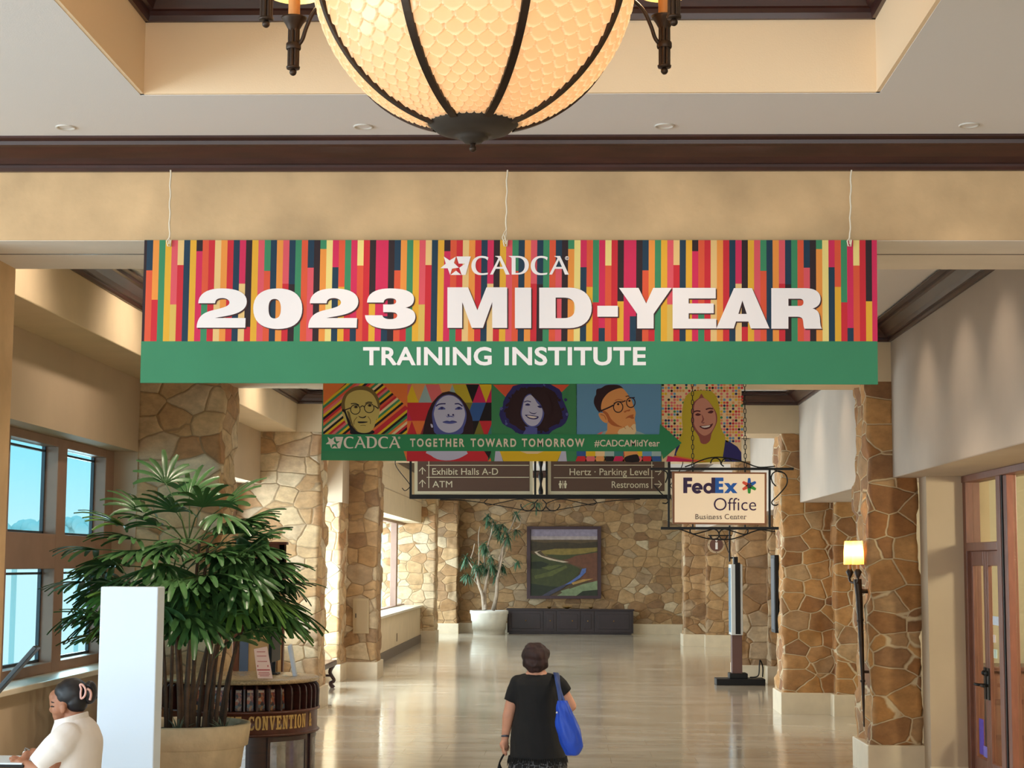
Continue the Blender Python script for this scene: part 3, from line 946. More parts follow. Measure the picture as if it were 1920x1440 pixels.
for g, x0, y0, x1, y1 in ROW:
    w, h, d = GLY[g]
    for dx, dy, mi_, fo in ((0, 0, 0, 0.0045), (2.0, 2.2, 1, 0.0035)):
        lp = [[(x0 + dx + x / w * (x1 - x0), y0 + dy + y / h * (y1 - y0)) for x, y in l] for l in svg(d)]
        tx.poly(lp, at(YB, fo), mi_)
put_text(tx, 'TRAINING', (681, 651, 922, 685), at(YB, 0.004), bold=0.026, space=1.05)
put_text(tx, 'INSTITUTE', (946, 651, 1211, 685), at(YB, 0.004), bold=0.026, space=1.05)

CADCA = ["M90 155 L172 210 L258 158 L232 245 L300 310 L205 325 L178 410 L145 320 L45 318 L118 255 Z",
         "M266 155 L465 155 L392 412 L338 412 L305 312 L388 255 L297 255 Z",
         "M182 412 L260 352 L333 412 Z",
         "M708 168 L698 207 L690 205 C680 185 650 175 610 175 C560 175 530 220 530 280 C530 340 560 388 620 388 C655 388 685 380 705 382 L698 405 C670 412 640 414 605 414 C520 414 472 360 472 285 C472 205 530 147 615 147 C655 147 685 155 708 168 Z",
         "M730 407 L845 182 C838 165 820 160 802 155 L802 148 L880 148 L1003 407 L948 407 L916 327 L810 327 L770 407 Z M864 205 L822 300 L906 300 Z",
         "M1030 407 L1030 190 C1030 170 1015 160 990 155 L990 147 L1110 147 C1215 147 1268 200 1268 275 C1268 360 1210 407 1110 407 Z M1085 172 L1085 385 L1110 385 C1175 385 1212 345 1212 280 C1212 215 1180 175 1110 172 Z",
         "M1530 168 L1520 207 L1512 205 C1502 185 1472 175 1432 175 C1382 175 1352 220 1352 280 C1352 340 1382 388 1442 388 C1477 388 1507 380 1527 382 L1520 405 C1492 412 1462 414 1427 414 C1342 414 1294 360 1294 285 C1294 205 1352 147 1437 147 C1477 147 1507 155 1530 168 Z",
         "M1550 407 L1665 182 C1658 165 1640 160 1622 155 L1622 148 L1700 148 L1823 407 L1768 407 L1736 327 L1630 327 L1590 407 Z M1684 205 L1642 300 L1726 300 Z"]


def cadca(mb, x0, y0, x1, y1, fn):
    f = lambda x, y: (x0 + (x - 45) / (1825 - 45) * (x1 - x0), y0 + (y - 147) / (414 - 147) * (y1 - y0))
    for d in CADCA:
        mb.poly([[f(x, y) for x, y in l] for l in svg(d)], fn)
    o = circ(1796, 178, 27); i = circ(1796, 178, 19)
    mb.poly([[f(x, y) for x, y in o], [f(x, y) for x, y in i][::-1]], fn)
    mb.poly([[f(x, y) for x, y in [(1788, 190), (1788, 165), (1800, 165), (1803, 175), (1797, 180), (1803, 190), (1798, 190), (1792, 182), (1792, 190)]]], fn)


cadca(tx, 826, 480, 1067, 516, at(YB, 0.004))
tx.build('lettering', [mat('white lettering', (236, 226, 224), 0.7), mat('dark letter edge', (60, 30, 32), 0.8)], bt)
for i, (px, lab) in enumerate(((320, 'thin white cord at the left end of the striped banner'), (951, 'thin white cord at the middle of the striped banner'), (1596, 'thin white cord at the right end of the striped banner'))):
    m = MB(); pts = []
    for k in range(15):
        t = k / 14
        q = P(px - 2.5 * t + math.sin(k * 1.7 + i) * 0.9, 319 + (458 - 319) * t, YB + 0.02 - 0.03 * t)
        pts.append(q)
    m.tube(pts, 0.0052, 6)
    kx = px - 2.5
    m.tube([P(kx, 446, YB - .012), P(kx - 5, 452, YB - .014), P(kx - 3, 461, YB - .012), P(kx + 2, 462, YB - .012), P(kx + 3, 450, YB - .013)], 0.004, 6)
    if i == 1:
        m.tube(spline([P(948, 432, YB - .012), P(942, 446, YB - .016), P(950, 456, YB - .014), P(945, 440, YB - .02)], 5, False), 0.003, 6)
    tag(m.build('hanging_cord', mat('white cord', (226, 212, 188), 0.9)), lab, 'cord', 'cords holding up the striped banner')
# ------------------------------------------------------------------ portrait banner
YP = 17.08
pb = thing('portrait_banner', 'long banner of five colourful portraits above a green TOGETHER TOWARD TOMORROW arrow', 'banner', tuple(P(996, 866, YP)))
MB().slab([(606, 712), (1389, 712), (1390.5, 866), (602, 863)], at(YP), at(YP, -0.004)).build('fabric', mat('portrait cloth', (66, 140, 96), 0.75), pb)
PC = dict(K=(34, 26, 30), N=(44, 44, 96), O=(238, 124, 62), G=(66, 138, 92), Y=(232, 190, 40), P=(228, 112, 116), T=(238, 206, 160), R=(206, 46, 58), V=(228, 92, 62), M=(206, 40, 92), H=(196, 174, 50),
          L=(196, 194, 222), B=(104, 154, 196), D=(52, 30, 36), S=(86, 92, 164), g=(52, 140, 92), W=(236, 226, 222), A=(232, 160, 98), a=(190, 104, 58), F=(204, 140, 120), f=(150, 84, 76), o=(208, 182, 104), q=(122, 98, 52),
          C=(160, 184, 186), E=(150, 50, 62), Q=(60, 128, 130), U=(54, 92, 158), Z=(128, 120, 50), n=(50, 46, 110), m=(90, 40, 44))
CK = list(PC); CM = [mat('portrait ' + k, PC[k], 0.7, spec=0.3) for k in CK]


class Art:
    def __init__(s, ox, oy, sc, Y, clip=None):
        s.o = (ox, oy, sc); s.Y = Y; s.mb = MB(); s.z = 0.001

    def xy(s, p):
        return (s.o[0] + p[0] / s.o[2], s.o[1] + p[1] / s.o[2])

    def poly(s, k, pts, smooth=0, holes=()):
        s.z += 0.00022
        lp = spline([(x, y, 0) for x, y in pts], smooth, True) if smooth else pts
        loops = [[s.xy(p) for p in lp]] + [[s.xy(p) for p in h] for h in holes]
        s.mb.poly(loops, at(s.Y, s.z), CK.index(k))
        return s

    def line(s, k, pts, w, smooth=5):
        lp = [tuple(p[:2]) for p in spline([(x, y, 0) for x, y in pts], smooth, False)] if smooth else pts
        return s.poly(k, stroke(lp, w))

    def ring(s, k, cx, cy, r, w, ry=None):
        ry = ry or r
        return s.poly(k, circ(cx, cy, r, 24, ry), 0, [circ(cx, cy, r - w, 24, ry - w)[::-1]])


def clip_rect(pts, x0, y0, x1, y1):
    def cut(p, f, ip):
        out = []
        for i in range(len(p)):
            a, b = p[i], p[(i + 1) % len(p)]
            if f(a):
                out.append(a)
            if f(a) != f(b):
                out.append(ip(a, b))
        return out
    ix = lambda X: (lambda a, b: (X, a[1] + (b[1] - a[1]) * (X - a[0]) / (b[0] - a[0])))
    iy = lambda Yv: (lambda a, b: (a[0] + (b[0] - a[0]) * (Yv - a[1]) / (b[1] - a[1]), Yv))
    for f, ip in ((lambda q: q[0] >= x0, ix(x0)), (lambda q: q[0] <= x1, ix(x1)), (lambda q: q[1] >= y0, iy(y0)), (lambda q: q[1] <= y1, iy(y1))):
        if pts:
            pts = cut(pts, f, ip)
    return pts


rnd = random.Random(3)
# 1: man in round glasses, ochre, over slanting stripes
A1 = Art(600, 710, 8.47, YP)
A1.poly('O', rect(52, 20, 1388, 1140))
seqc = 'RYKGOTRKYGVPYKROGTKYRPGYKVRTGYKOR'
z0 = A1.z
for i in range(46):
    c0 = 60 + i * 46                      # stripes climb to the right
    k = seqc[i % len(seqc)]
    xs = [(0, c0), (1500, c0 - 1230), (1500, c0 - 1230 + 46), (0, c0 + 46)]
    q = clip_rect(xs, 52, 20, 1384, 880)
    if len(q) > 2:
        A1.z = z0; A1.poly(k, q)
A1.poly('O', [(52, 20), (470, 20), (52, 400)]).poly('O', [(940, 20), (1388, 20), (1388, 455), (1010, 100)])
A1.poly('q', [(345, 470), (345, 360), (390, 250), (470, 175), (560, 125), (680, 115), (790, 140), (880, 220), (935, 330), (950, 470), (880, 500), (420, 520)], 4)
A1.poly('K', [(350, 500), (400, 500), (460, 640), (520, 770), (640, 840), (840, 820), (830, 880), (500, 880), (480, 790), (400, 650)], 3)
A1.poly('o', [(400, 470), (398, 360), (440, 260), (530, 200), (640, 180), (760, 200), (850, 270), (905, 380), (920, 480), (905, 600), (880, 700), (850, 790), (780, 850), (680, 862), (590, 835), (520, 760), (470, 660), (425, 560)], 4)
A1.poly('o', [(352, 530), (385, 540), (420, 640), (440, 715), (410, 700), (370, 610)], 3).poly('o', [(935, 470), (950, 500), (935, 590), (905, 660), (900, 560)], 3)
A1.poly('q', [(430, 520), (470, 540), (500, 650), (540, 760), (600, 830), (540, 790), (480, 690)], 3)
A1.line('K', [(490, 400), (560, 395), (620, 420)], 14).line('K', [(720, 395), (770, 372), (830, 380)], 14)
for cx, cy in ((562, 490), (782, 466)):
    A1.ring('K', cx, cy, 82, 13).poly('q', circ(cx + 8, cy - 40, 34, 14, 22)).poly('K', circ(cx + 10, cy - 42, 17))
A1.line('K', [(640, 455), (675, 432), (705, 450)], 14).line('K', [(485, 465), (420, 490), (370, 515)], 16).line('K', [(862, 430), (925, 475)], 16)
A1.poly('K', [(612, 590), (650, 608), (690, 610), (735, 588), (720, 618), (680, 628), (635, 618)], 3)
A1.line('q', [(590, 610), (545, 670), (540, 730)], 10).line('q', [(760, 600), (800, 660), (800, 720)], 10)
A1.poly('K', [(598, 684), (660, 680), (760, 684), (730, 700), (660, 708), (615, 704)], 3).line('q', [(640, 745), (690, 740), (730, 748)], 9)
A1.mb.build('portrait_print', CM, pb)
# 2: girl looking up, blue tint, over coloured triangles
A2 = Art(760, 710, 8.47, YP)
A2.poly('O', rect(28, 20, 1368, 885))
hx = 214; hy = 290; z0 = A2.z
tri = random.Random(11)
for r in range(-1, 3):
    for c in range(-1, 8):
        for up in (0, 1):
            x = c * hx + (hx / 2 if r % 2 else 0) - 110
            y = 90 + r * hy
            t = [(x, y), (x + hx, y), (x + hx / 2, y + hy)] if up else [(x + hx, y), (x + hx * 1.5, y + hy), (x + hx / 2, y + hy)]
            q = clip_rect(t, 28, 20, 1368, 885)
            if len(q) > 2:
                k = tri.choice('CPYHAP' if r < 1 else ('RREOMO' if x < 500 else 'QUUZKR')) if (x < 800 or r > 0) else tri.choice('YKCPM')
                A2.z = z0; A2.poly(k, q)
A2.poly('D', [(275, 884), (310, 680), (360, 520), (420, 390), (510, 285), (590, 222), (690, 200), (790, 222), (880, 295), (960, 395), (1020, 500), (1062, 620), (1082, 760), (1085, 884)], 0)
A2.poly('S', [(425, 600), (435, 500), (480, 385), (560, 295), (660, 252), (760, 262), (845, 312), (905, 380), (948, 470), (972, 560), (965, 670), (930, 770), (870, 884), (500, 884), (445, 740)], 4)
A2.poly('L', [(455, 590), (462, 500), (500, 390), (575, 305), (660, 268), (755, 275), (835, 322), (895, 390), (935, 480), (950, 560), (935, 650), (890, 760), (800, 835), (690, 860), (590, 830), (510, 750)], 4)
A2.poly('L', [(400, 720), (430, 730), (440, 770), (415, 775)], 3)
A2.line('n', [(485, 440), (540, 405), (640, 398)], 20).line('n', [(785, 402), (850, 400), (910, 440)], 20)
for cx in (580, 850):
    A2.poly('S', [(cx - 65, 490), (cx - 20, 450), (cx + 25, 450), (cx + 60, 485), (cx, 492)], 3).poly('n', circ(cx, 468, 22))
A2.poly('S', [(640, 560), (660, 600), (700, 590), (735, 590), (770, 600), (790, 560), (770, 610), (715, 605), (660, 612)], 2).poly('n', circ(685, 578, 16)).poly('n', circ(760, 576, 16))
A2.poly('S', [(590, 690), (660, 668), (705, 676), (750, 664), (825, 690), (740, 716), (660, 714)], 3).line('n', [(595, 690), (660, 682), (710, 686), (760, 680), (820, 690)], 8)
A2.mb.build('portrait_print', CM, pb)
# 3: laughing woman with big hair over green
A3 = Art(920, 710, 8.47, YP)
A3.poly('G', rect(12, 20, 1368, 885)).poly('V', [(35, 95), (500, 95), (420, 200), (240, 295)]).poly('V', [(960, 95), (1250, 95), (1130, 212), (1000, 150)])
hair = []
for k in range(40):
    t = 2 * math.pi * k / 40
    j = 1 + 0.05 * math.sin(5 * t) + rnd.uniform(-.03, .03)
    hair.append((690 + 535 * j * math.cos(t), max(40, 500 + 440 * j * math.sin(t))))
hair = [(x, min(y, 882)) for x, y in hair]
A3.poly('n', hair)
A3.poly('D', [(690 + (x - 690) * .82, min(882, 500 + (y - 500) * .86)) for x, y in hair])
for k in range(70):
    t = rnd.uniform(0, 6.28); q = rnd.uniform(.80, 1.02)
    x, y = 690 + 525 * q * math.cos(t), 500 + 430 * q * math.sin(t)
    if 60 < y < 860:
        A3.poly('S' if (k % 5 == 0 and q > .93) else ('n' if q > .88 else 'D'), [(x + rnd.uniform(14, 34) * math.cos(b), y + rnd.uniform(14, 34) * math.sin(b)) for b in [6.283 * i / 7 for i in range(7)]])
A3.poly('S', [(540, 760), (560, 800), (510, 884), (740, 884), (740, 780)])
A3.poly('S', [(478, 560), (495, 440), (528, 320), (580, 258), (640, 246), (700, 300), (770, 370), (842, 440), (852, 530), (832, 640), (765, 745), (665, 775), (580, 745), (510, 660)], 4)
A3.poly('L', [(495, 560), (512, 440), (540, 325), (590, 272), (640, 262), (690, 310), (740, 390), (800, 450), (825, 520), (808, 630), (745, 725), (665, 755), (590, 728), (525, 650)], 4)
A3.poly('D', [(640, 240), (720, 330), (800, 420), (900, 640), (980, 500), (900, 250), (740, 150)], 3)
A3.line('n', [(530, 375), (580, 358), (640, 370)], 14).poly('n', [(545, 420), (590, 395), (630, 420), (590, 432)], 3).poly('n', [(740, 440), (790, 430), (820, 460), (780, 468)], 3)
A3.poly('n', [(608, 520), (650, 545), (700, 550), (735, 535), (700, 565), (640, 555)], 3)
A3.poly('n', [(545, 575), (610, 580), (700, 590), (762, 605), (740, 640), (680, 650), (610, 635), (570, 605)], 3).poly('W', [(575, 590), (640, 594), (720, 605), (740, 612), (690, 632), (620, 620)], 2)
A3.mb.build('portrait_print', CM, pb)
# 4: thinking man in black glasses over blue
A4 = Art(1075, 710, 8.47, YP)
A4.poly('B', rect(48, 20, 1392, 886))
A4.poly('P', [(370, 886), (430, 850), (470, 840), (450, 886)]).poly('C', [(440, 886), (480, 840), (540, 820), (520, 886)]).poly('C', [(960, 886), (1000, 830), (1090, 860), (1145, 886)])
A4.poly('A', [(500, 886), (540, 820), (540, 700), (700, 640), (960, 800), (960, 886)])
A4.poly('D', [(325, 380), (335, 300), (360, 250), (370, 170), (440, 150), (520, 105), (640, 95), (740, 110), (800, 170), (760, 190), (640, 200), (540, 260), (470, 330), (440, 460), (470, 520), (400, 520), (350, 450)], 3)
A4.poly('A', [(440, 480), (460, 350), (540, 240), (640, 180), (760, 150), (820, 190), (880, 270), (920, 330), (960, 450), (990, 540), (975, 640), (985, 730), (900, 780), (760, 780), (640, 740), (560, 690), (530, 620), (480, 520)], 4)
A4.poly('a', [(450, 500), (540, 540), (600, 640), (700, 730), (780, 770), (640, 750), (560, 690), (530, 620)], 3)
A4.poly('A', [(400, 570), (430, 540), (500, 560), (545, 650), (545, 695), (500, 700), (440, 650)], 3).line('a', [(430, 570), (490, 590), (520, 650)], 12)
A4.line('D', [(830, 285), (870, 275), (890, 285)], 14).line('a', [(660, 350), (720, 330), (790, 350)], 12)
A4.ring('D', 712, 452, 82, 16, 92).ring('D', 912, 380, 76, 16, 86).line('D', [(640, 420), (540, 470), (400, 525)], 22).line('D', [(780, 370), (830, 350)], 18).line('D', [(640, 400), (700, 368), (790, 372)], 16).line('D', [(880, 310), (975, 300)], 16)
A4.poly('D', circ(712, 405, 18)).poly('D', circ(890, 352, 18))
A4.poly('a', [(800, 525), (850, 500), (905, 490), (890, 518), (850, 520), (820, 540)], 3).poly('a', [(825, 635), (880, 590), (955, 568), (950, 600), (965, 628), (930, 640), (890, 620)], 3)
A4.poly('T', [(715, 830), (740, 800), (800, 780), (860, 740), (900, 780), (940, 730), (985, 722), (990, 770), (975, 886), (720, 886)], 2).line('a', [(800, 760), (830, 795)], 8).line('a', [(915, 770), (945, 810)], 8)
A4.mb.build('portrait_print', CM, pb)
# 5: smiling woman in a yellow headscarf over dots
A5 = Art(1230, 710, 8.47, YP)
A5.poly('T', rect(92, 20, 1358, 1318))
dots = random.Random(5); z0 = A5.z
for i in range(28):
    for j in range(20):
        A5.z = z0
        k = dots.choice('PPAATTRVKNGBTPYA')
        if k != 'T':
            A5.poly(k, circ(114 + i * 46.5 - 5, 100 + j * 47, 21, 8))
A5.poly('n', [(290, 1220), (340, 1000), (1080, 960), (1180, 1010), (1290, 1080), (1355, 1170), (1358, 1318), (290, 1318)])
A5.poly('H', [(410, 640), (420, 480), (450, 330), (520, 230), (640, 190), (760, 185), (880, 200), (960, 290), (1000, 420), (1020, 600), (1030, 780), (1090, 900), (1100, 980), (1060, 1250), (1050, 1318), (340, 1318), (380, 1060), (350, 990), (400, 900), (425, 800)], 2)
A5.poly('f', [(560, 640), (570, 480), (600, 370), (680, 310), (720, 235), (760, 300), (830, 350), (910, 460), (965, 560), (970, 680), (930, 780), (880, 880), (860, 980), (790, 1038), (710, 1020), (680, 920), (600, 800), (565, 720)], 2)
A5.poly('F', [(600, 640), (600, 500), (620, 390), (690, 320), (770, 312), (850, 380), (910, 480), (945, 570), (950, 690), (905, 800), (850, 870), (770, 905), (700, 870), (640, 800), (605, 720)], 4)
A5.line('m', [(600, 528), (650, 512), (705, 520)], 22, 3).line('m', [(790, 490), (850, 472), (905, 480)], 22, 3)
A5.poly('m', [(620, 575), (660, 548), (715, 570), (670, 592)], 3).poly('m', [(820, 540), (870, 505), (915, 520), (880, 552)], 3)
A5.poly('m', [(715, 690), (745, 700), (775, 690), (750, 712)], 2).poly('f', [(720, 560), (740, 640), (715, 690), (735, 695), (765, 640)], 2)
A5.poly('m', [(690, 755), (770, 745), (850, 735), (905, 710), (870, 775), (790, 805), (720, 785)], 3).poly('W', [(715, 760), (780, 752), (860, 740), (840, 765), (770, 780)], 2)
A5.poly('O', [(300, 1222), (810, 1320), (818, 1318), (180, 1318), (190, 1300)]).poly('T', [(200, 1300), (230, 1296), (330, 1318), (180, 1318)])
A5.mb.build('portrait_print', CM, pb)
# lower strip, arrow and lettering
A6 = Art(0, 0, 1.0, YP); A6.z = 0.007
A6.poly('G', [(604, 846), (757, 846), (763, 864.5), (602.3, 863)]).poly('O', [(757, 846), (764, 846), (763, 864.5)])
A6.poly('R', rect(763, 846, 915, 865)).poly('L', [(800, 846), (875, 846), (868, 856), (852, 862), (836, 863.5), (820, 861), (808, 854)], 2).poly('K', [(908, 846), (921, 846), (917, 860)]).poly('O', [(915, 865), (921, 865), (920, 858)])
A6.poly('G', rect(921, 846, 1081, 865)).poly('L', [(929, 846), (938, 846), (943, 865), (927, 865)]).poly('L', [(1053, 846), (1061, 846), (1063, 865), (1046, 865)]).poly('Y', [(937, 846), (1053, 846), (1045, 865), (944, 865)]).poly('T', [(975, 846), (1020, 846), (1008, 851), (988, 851)])
z0 = A6.z
for i in range(9):
    for r in range(2):
        x = 1081 + i * 17.6; y0 = 846 + r * 9.5; k = 'URYPTACKQMROYPBRCU'[i * 2 + r]
        A6.z = z0
        A6.poly(k, [(x + (2 if r else 0), y0), (min(x + 17.6 - (2 if r else 0), 1240), y0), (min(x + 17.6 + (2 if r else 0), 1240), y0 + 9.5), (x - (2 if r else 0), y0 + 9.5)])
A6.poly('A', [(1170, 846), (1195, 846), (1200, 866), (1172, 866)]).poly('K', [(1171, 858), (1180, 854), (1194, 852), (1198, 858), (1198, 866), (1173, 866)], 2)
A6.poly('M', [(1252, 855), (1312, 865.5), (1249, 865.5)])
A6.poly('g', [(605.5, 814.5), (1236, 814.5), (1237.5, 795), (1278, 830.5), (1243, 861), (1240, 846.5), (603.5, 845.5)])
A6.mb.build('arrow_print', CM, pb)
tm = MB(); fo = at(YP, 0.0125)
cadca(tm, 611, 818.5, 751, 841, fo)
put_text(tm, 'TOGETHER', (769, 822.5, 871, 838), fo, bold=0.03, space=1.35)
put_text(tm, 'TOWARD', (882.5, 822.5, 968, 838), fo, bold=0.03, space=1.35)
put_text(tm, 'TOMORROW', (978.5, 822.5, 1096, 838), fo, bold=0.03, space=1.35)
put_text(tm, '#CADCAMidYear', (1114.5, 824.8, 1237, 837.2), fo, bold=0.014, space=1.02)
tm.build('lettering', mat('cream lettering', (240, 220, 204), 0.7), pb)

# ------------------------------------------------------------------ direction sign
YD = 22.0
ds = thing('direction_sign', 'hanging brown direction sign in a black iron frame pointing to Exhibit Halls and Restrooms', 'sign', tuple(P(1012, 935, YD)))
M_BROWN = mat('sign brown', (84, 58, 44), 0.6); M_CRM = mat('sign cream', (206, 196, 166), 0.6)
PN = ((777, 999), (1027, 1252))
for i, (a, b_) in enumerate(PN):
    bd = MB().slab([(a, 803), (b_, 803), (b_, 927), (a, 927)], at(YD), at(YD, -0.05)).build('sign_panel', M_CRM, ds)
    MB().slab([(a + 6, 809), (b_ - 6, 809), (b_ - 6, 921), (a + 6, 921)], at(YD, .004), at(YD, 0.0)).build('face', M_BROWN, bd)
    lt = MB(); f2 = at(YD, 0.007)
    arrow_up = lambda x, y0, y1: [stroke([(x, y1), (x, y0)], 1.6), stroke([(x - 6, y0 + 7), (x, y0), (x + 6, y0 + 7)], 1.6)]
    arrow_rt = lambda x0, x1, y: [stroke([(x0, y), (x1, y)], 1.6), stroke([(x1 - 6, y - 6.5), (x1, y), (x1 - 6, y + 6.5)], 1.6)]
    if i == 0:
        for y in (872.5, 895):
            lt.poly([rect(800, y - .7, 992, y + .7)], f2)
        lt.poly([rect(803.4, 812, 804.8, 915)], f2)
        put_text(lt, 'Exhibit Halls A-D', (810.5, 878, 934, 890.2), f2, bold=0.004)
        put_text(lt, 'ATM', (811, 902, 848, 913.8), f2, bold=0.0)
        for q in arrow_up(792, 876.5, 889.5) + arrow_up(792, 900, 913.5):
            lt.poly([q], f2)
    else:
        for y in (872.3, 895.7):
            lt.poly([rect(1038.5, y - .7, 1226, y + .7)], f2)
        lt.poly([rect(1221.3, 812, 1222.7, 916)], f2)
        put_text(lt, 'Hertz · Parking Level', (1068, 878.5, 1216.5, 891), f2, bold=0.004)
        put_text(lt, 'Restrooms', (1147, 902.5, 1216, 914.8), f2, bold=0.004)
        for q in arrow_rt(1228, 1240, 884) + arrow_rt(1227, 1240.5, 908):
            lt.poly([q], f2)
        for cx in (1050.5, 1060):
            lt.poly([circ(cx, 903, 1.7, 10)], f2)
            lt.poly([[(cx - 1.4, 905), (cx + 1.4, 905), (cx + 3.4, 908), (cx + 2, 910.5), (cx + 1.6, 915.5), (cx - 1.6, 915.5), (cx - 2, 910.5), (cx - 3.4, 908)]], f2)
        lt.poly([rect(1054.7, 901.5, 1056, 915.8)], f2)
    lt.build('lettering', M_CRM, bd)


def bar(mb, x0, y0, x1, y1, Y, d=0.03):
    mb.slab(rect(x0, y0, x1, y1), at(Y, d / 2), at(Y, -d / 2))


fm = MB()
bar(fm, 768, 797, 1258, 803, YD, .05); bar(fm, 768, 927.5, 1258, 935.5, YD, .05)
for x in (768, 1001.5, 1023, 1253):
    bar(fm, x, 797, x + 4, 935, YD, .04)
for x in (768, 1254):
    fm.tube([P(x + 2, 800, YD), Vector((P(x + 2, 800, YD).x, YD, 4.57))], .012, 8)
fm.build('frame', M_BLACK, ds)
dz = [P(1014, y, YD) for y in range(803, 931, 4)]
MB().tube(dz, [0.014 + 0.018 * (0.5 + 0.5 * math.sin(k * .9)) for k in range(len(dz))], 8).build('twisted_baluster', M_BLACK, ds)
sc_ = MB()
for s in (-1, 1):
    g = lambda x, y: P(1013 + s * (x - 1013), y, YD)
    sc_.tube(spline([g(1017, 937), g(1024, 944), g(1024, 950), g(1032, 957), g(1042, 957), g(1049, 950), g(1049, 945)], 6, False), 0.008, 6)
    sc_.tube(spline([g(1013, 958), g(1040, 957), g(1080, 950), g(1140, 940), g(1200, 936)], 6, False), 0.006, 6)
    sc_.tube(spline([g(1024, 944), g(1050, 936), g(1090, 943), g(1110, 947), g(1118, 942), g(1112, 936)], 6, False), 0.006, 6)
    sc_.tube(spline([g(1258, 845), g(1272, 850), g(1285, 870), g(1260, 905), g(1257, 912), g(1266, 920), g(1272, 915)] if s < 0 else
                    [g(1258, 845), g(1272, 850), g(1280, 870), g(1260, 905), g(1257, 912), g(1266, 918), g(1272, 915)], 6, False), 0.006, 6)
sc_.tube(spline([P(1004, 950, YD), P(1009, 957, YD), P(1017, 957, YD), P(1023, 950, YD)], 6, False), 0.008, 6)
sc_.build('scroll_ironwork', M_BLACK, ds)

# ------------------------------------------------------------------ business centre sign
YF = 16.0
fx = thing('shop_sign', 'hanging cream FedEx Office Business Center sign with curled black ironwork and chains', 'sign', tuple(P(1350, 992, YF)))
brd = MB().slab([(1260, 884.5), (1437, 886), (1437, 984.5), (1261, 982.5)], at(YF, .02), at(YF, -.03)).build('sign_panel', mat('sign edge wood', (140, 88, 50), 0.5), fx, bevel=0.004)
MB().slab([(1264.5, 888), (1433, 889), (1433, 981), (1264.5, 979.5)], at(YF, .026), at(YF, .018)).build('face', mat('sign ivory', (250, 226, 196), 0.6, emit=(255, 226, 190), estr=0.22), brd)  # weak emission added to brighten the sign face
ft = at(YF, 0.029); ZF = lambda x, y: (1220 + x / 6.857, 860 + y / 6.857)
PUR = mat('sign purple', (52, 28, 72), 0.6); BLU = mat('sign blue', (28, 98, 190), 0.6); RED = mat('sign red', (236, 88, 60), 0.6); GRN = mat('sign green', (48, 160, 56), 0.6); INK = mat('sign ink', (66, 58, 48), 0.6)
lm = MB()


def zp(mb, d, mi=0, fn=None):
    mb.poly([[ZF(x, y) for x, y in l] for l in svg(d)], fn or ft, mi)


def e_glyph(cx, cy, r, w):
    out = []; n = 34
    a0, a1 = math.radians(38), math.radians(360)
    oo = [(cx + r * math.cos(a0 + (a1 - a0) * k / n), cy + r * math.sin(a0 + (a1 - a0) * k / n)) for k in range(n + 1)]
    ii = [(cx + (r - w) * math.cos(a0 + (a1 - a0) * k / n), cy + (r - w) * math.sin(a0 + (a1 - a0) * k / n)) for k in range(n + 1)]
    return oo + ii[::-1]


# Fed
zp(lm, "M417 245 L530 245 L530 292 L468 292 L468 326 L522 326 L522 368 L468 368 L468 445 L417 445 Z")
lm.poly([[ZF(*p) for p in e_glyph(596, 382, 70, 42)]], ft); lm.poly([[ZF(*p) for p in rect(540, 372, 666, 400)]], at(YF, .0292))
lm.poly([[ZF(*p) for p in circ(742, 382, 70, 30)], [ZF(*p) for p in circ(742, 382, 31, 24)][::-1]], at(YF, .0288))
lm.poly([[ZF(*p) for p in rect(778, 245, 826, 445)]], at(YF, .0294))
# Ex
zp(lm, "M824 245 L932 245 L932 292 L874 292 L874 322 L926 322 L926 366 L874 366 L874 398 L932 398 L932 445 L824 445 Z", 1)
zp(lm, "M940 316 L1000 316 L1027 348 L1054 316 L1110 316 L1056 380 L1112 445 L1052 445 L1025 412 L998 445 L940 445 L996 380 Z", 1)
# star of five arms
cx, cy = 1263, 350
def arm(a, L, k):
    q = math.radians(a); c, s_ = math.cos(q), math.sin(q); n_ = (-s_, c)
    pt = lambda t, w: ZF(cx + c * t + n_[0] * w, cy + s_ * t + n_[1] * w)
    lm.poly([[pt(0, -28), pt(40, -22), pt(L - 8, -17), pt(L, -8), pt(L, 8), pt(L - 8, 17), pt(40, 22), pt(0, 28)]], at(YF, .0288 + .0002 * k), k)
arm(-90, 100, 1); arm(-30, 98, 1); arm(30, 98, 3); arm(90, 100, 3); arm(150, 98, 2); arm(210, 98, 2)
lm.poly([[ZF(*p) for p in [(1240, 312), (1310, 352), (1244, 388)]]], at(YF, .0300), 0)
put_text(lm, 'Office', (*ZF(808, 508), *ZF(1352, 666)), ft, 0, bold=-0.006)
k0 = len(lm.v)
v0 = len(lm.f)
put_text(lm, 'Business', (*ZF(572, 714), *ZF(912, 778)), ft, 4, bold=0.0, space=1.08, cap='B')
put_text(lm, 'Center', (*ZF(948, 714), *ZF(1228, 778)), ft, 4, bold=0.0, space=1.08, cap='B')
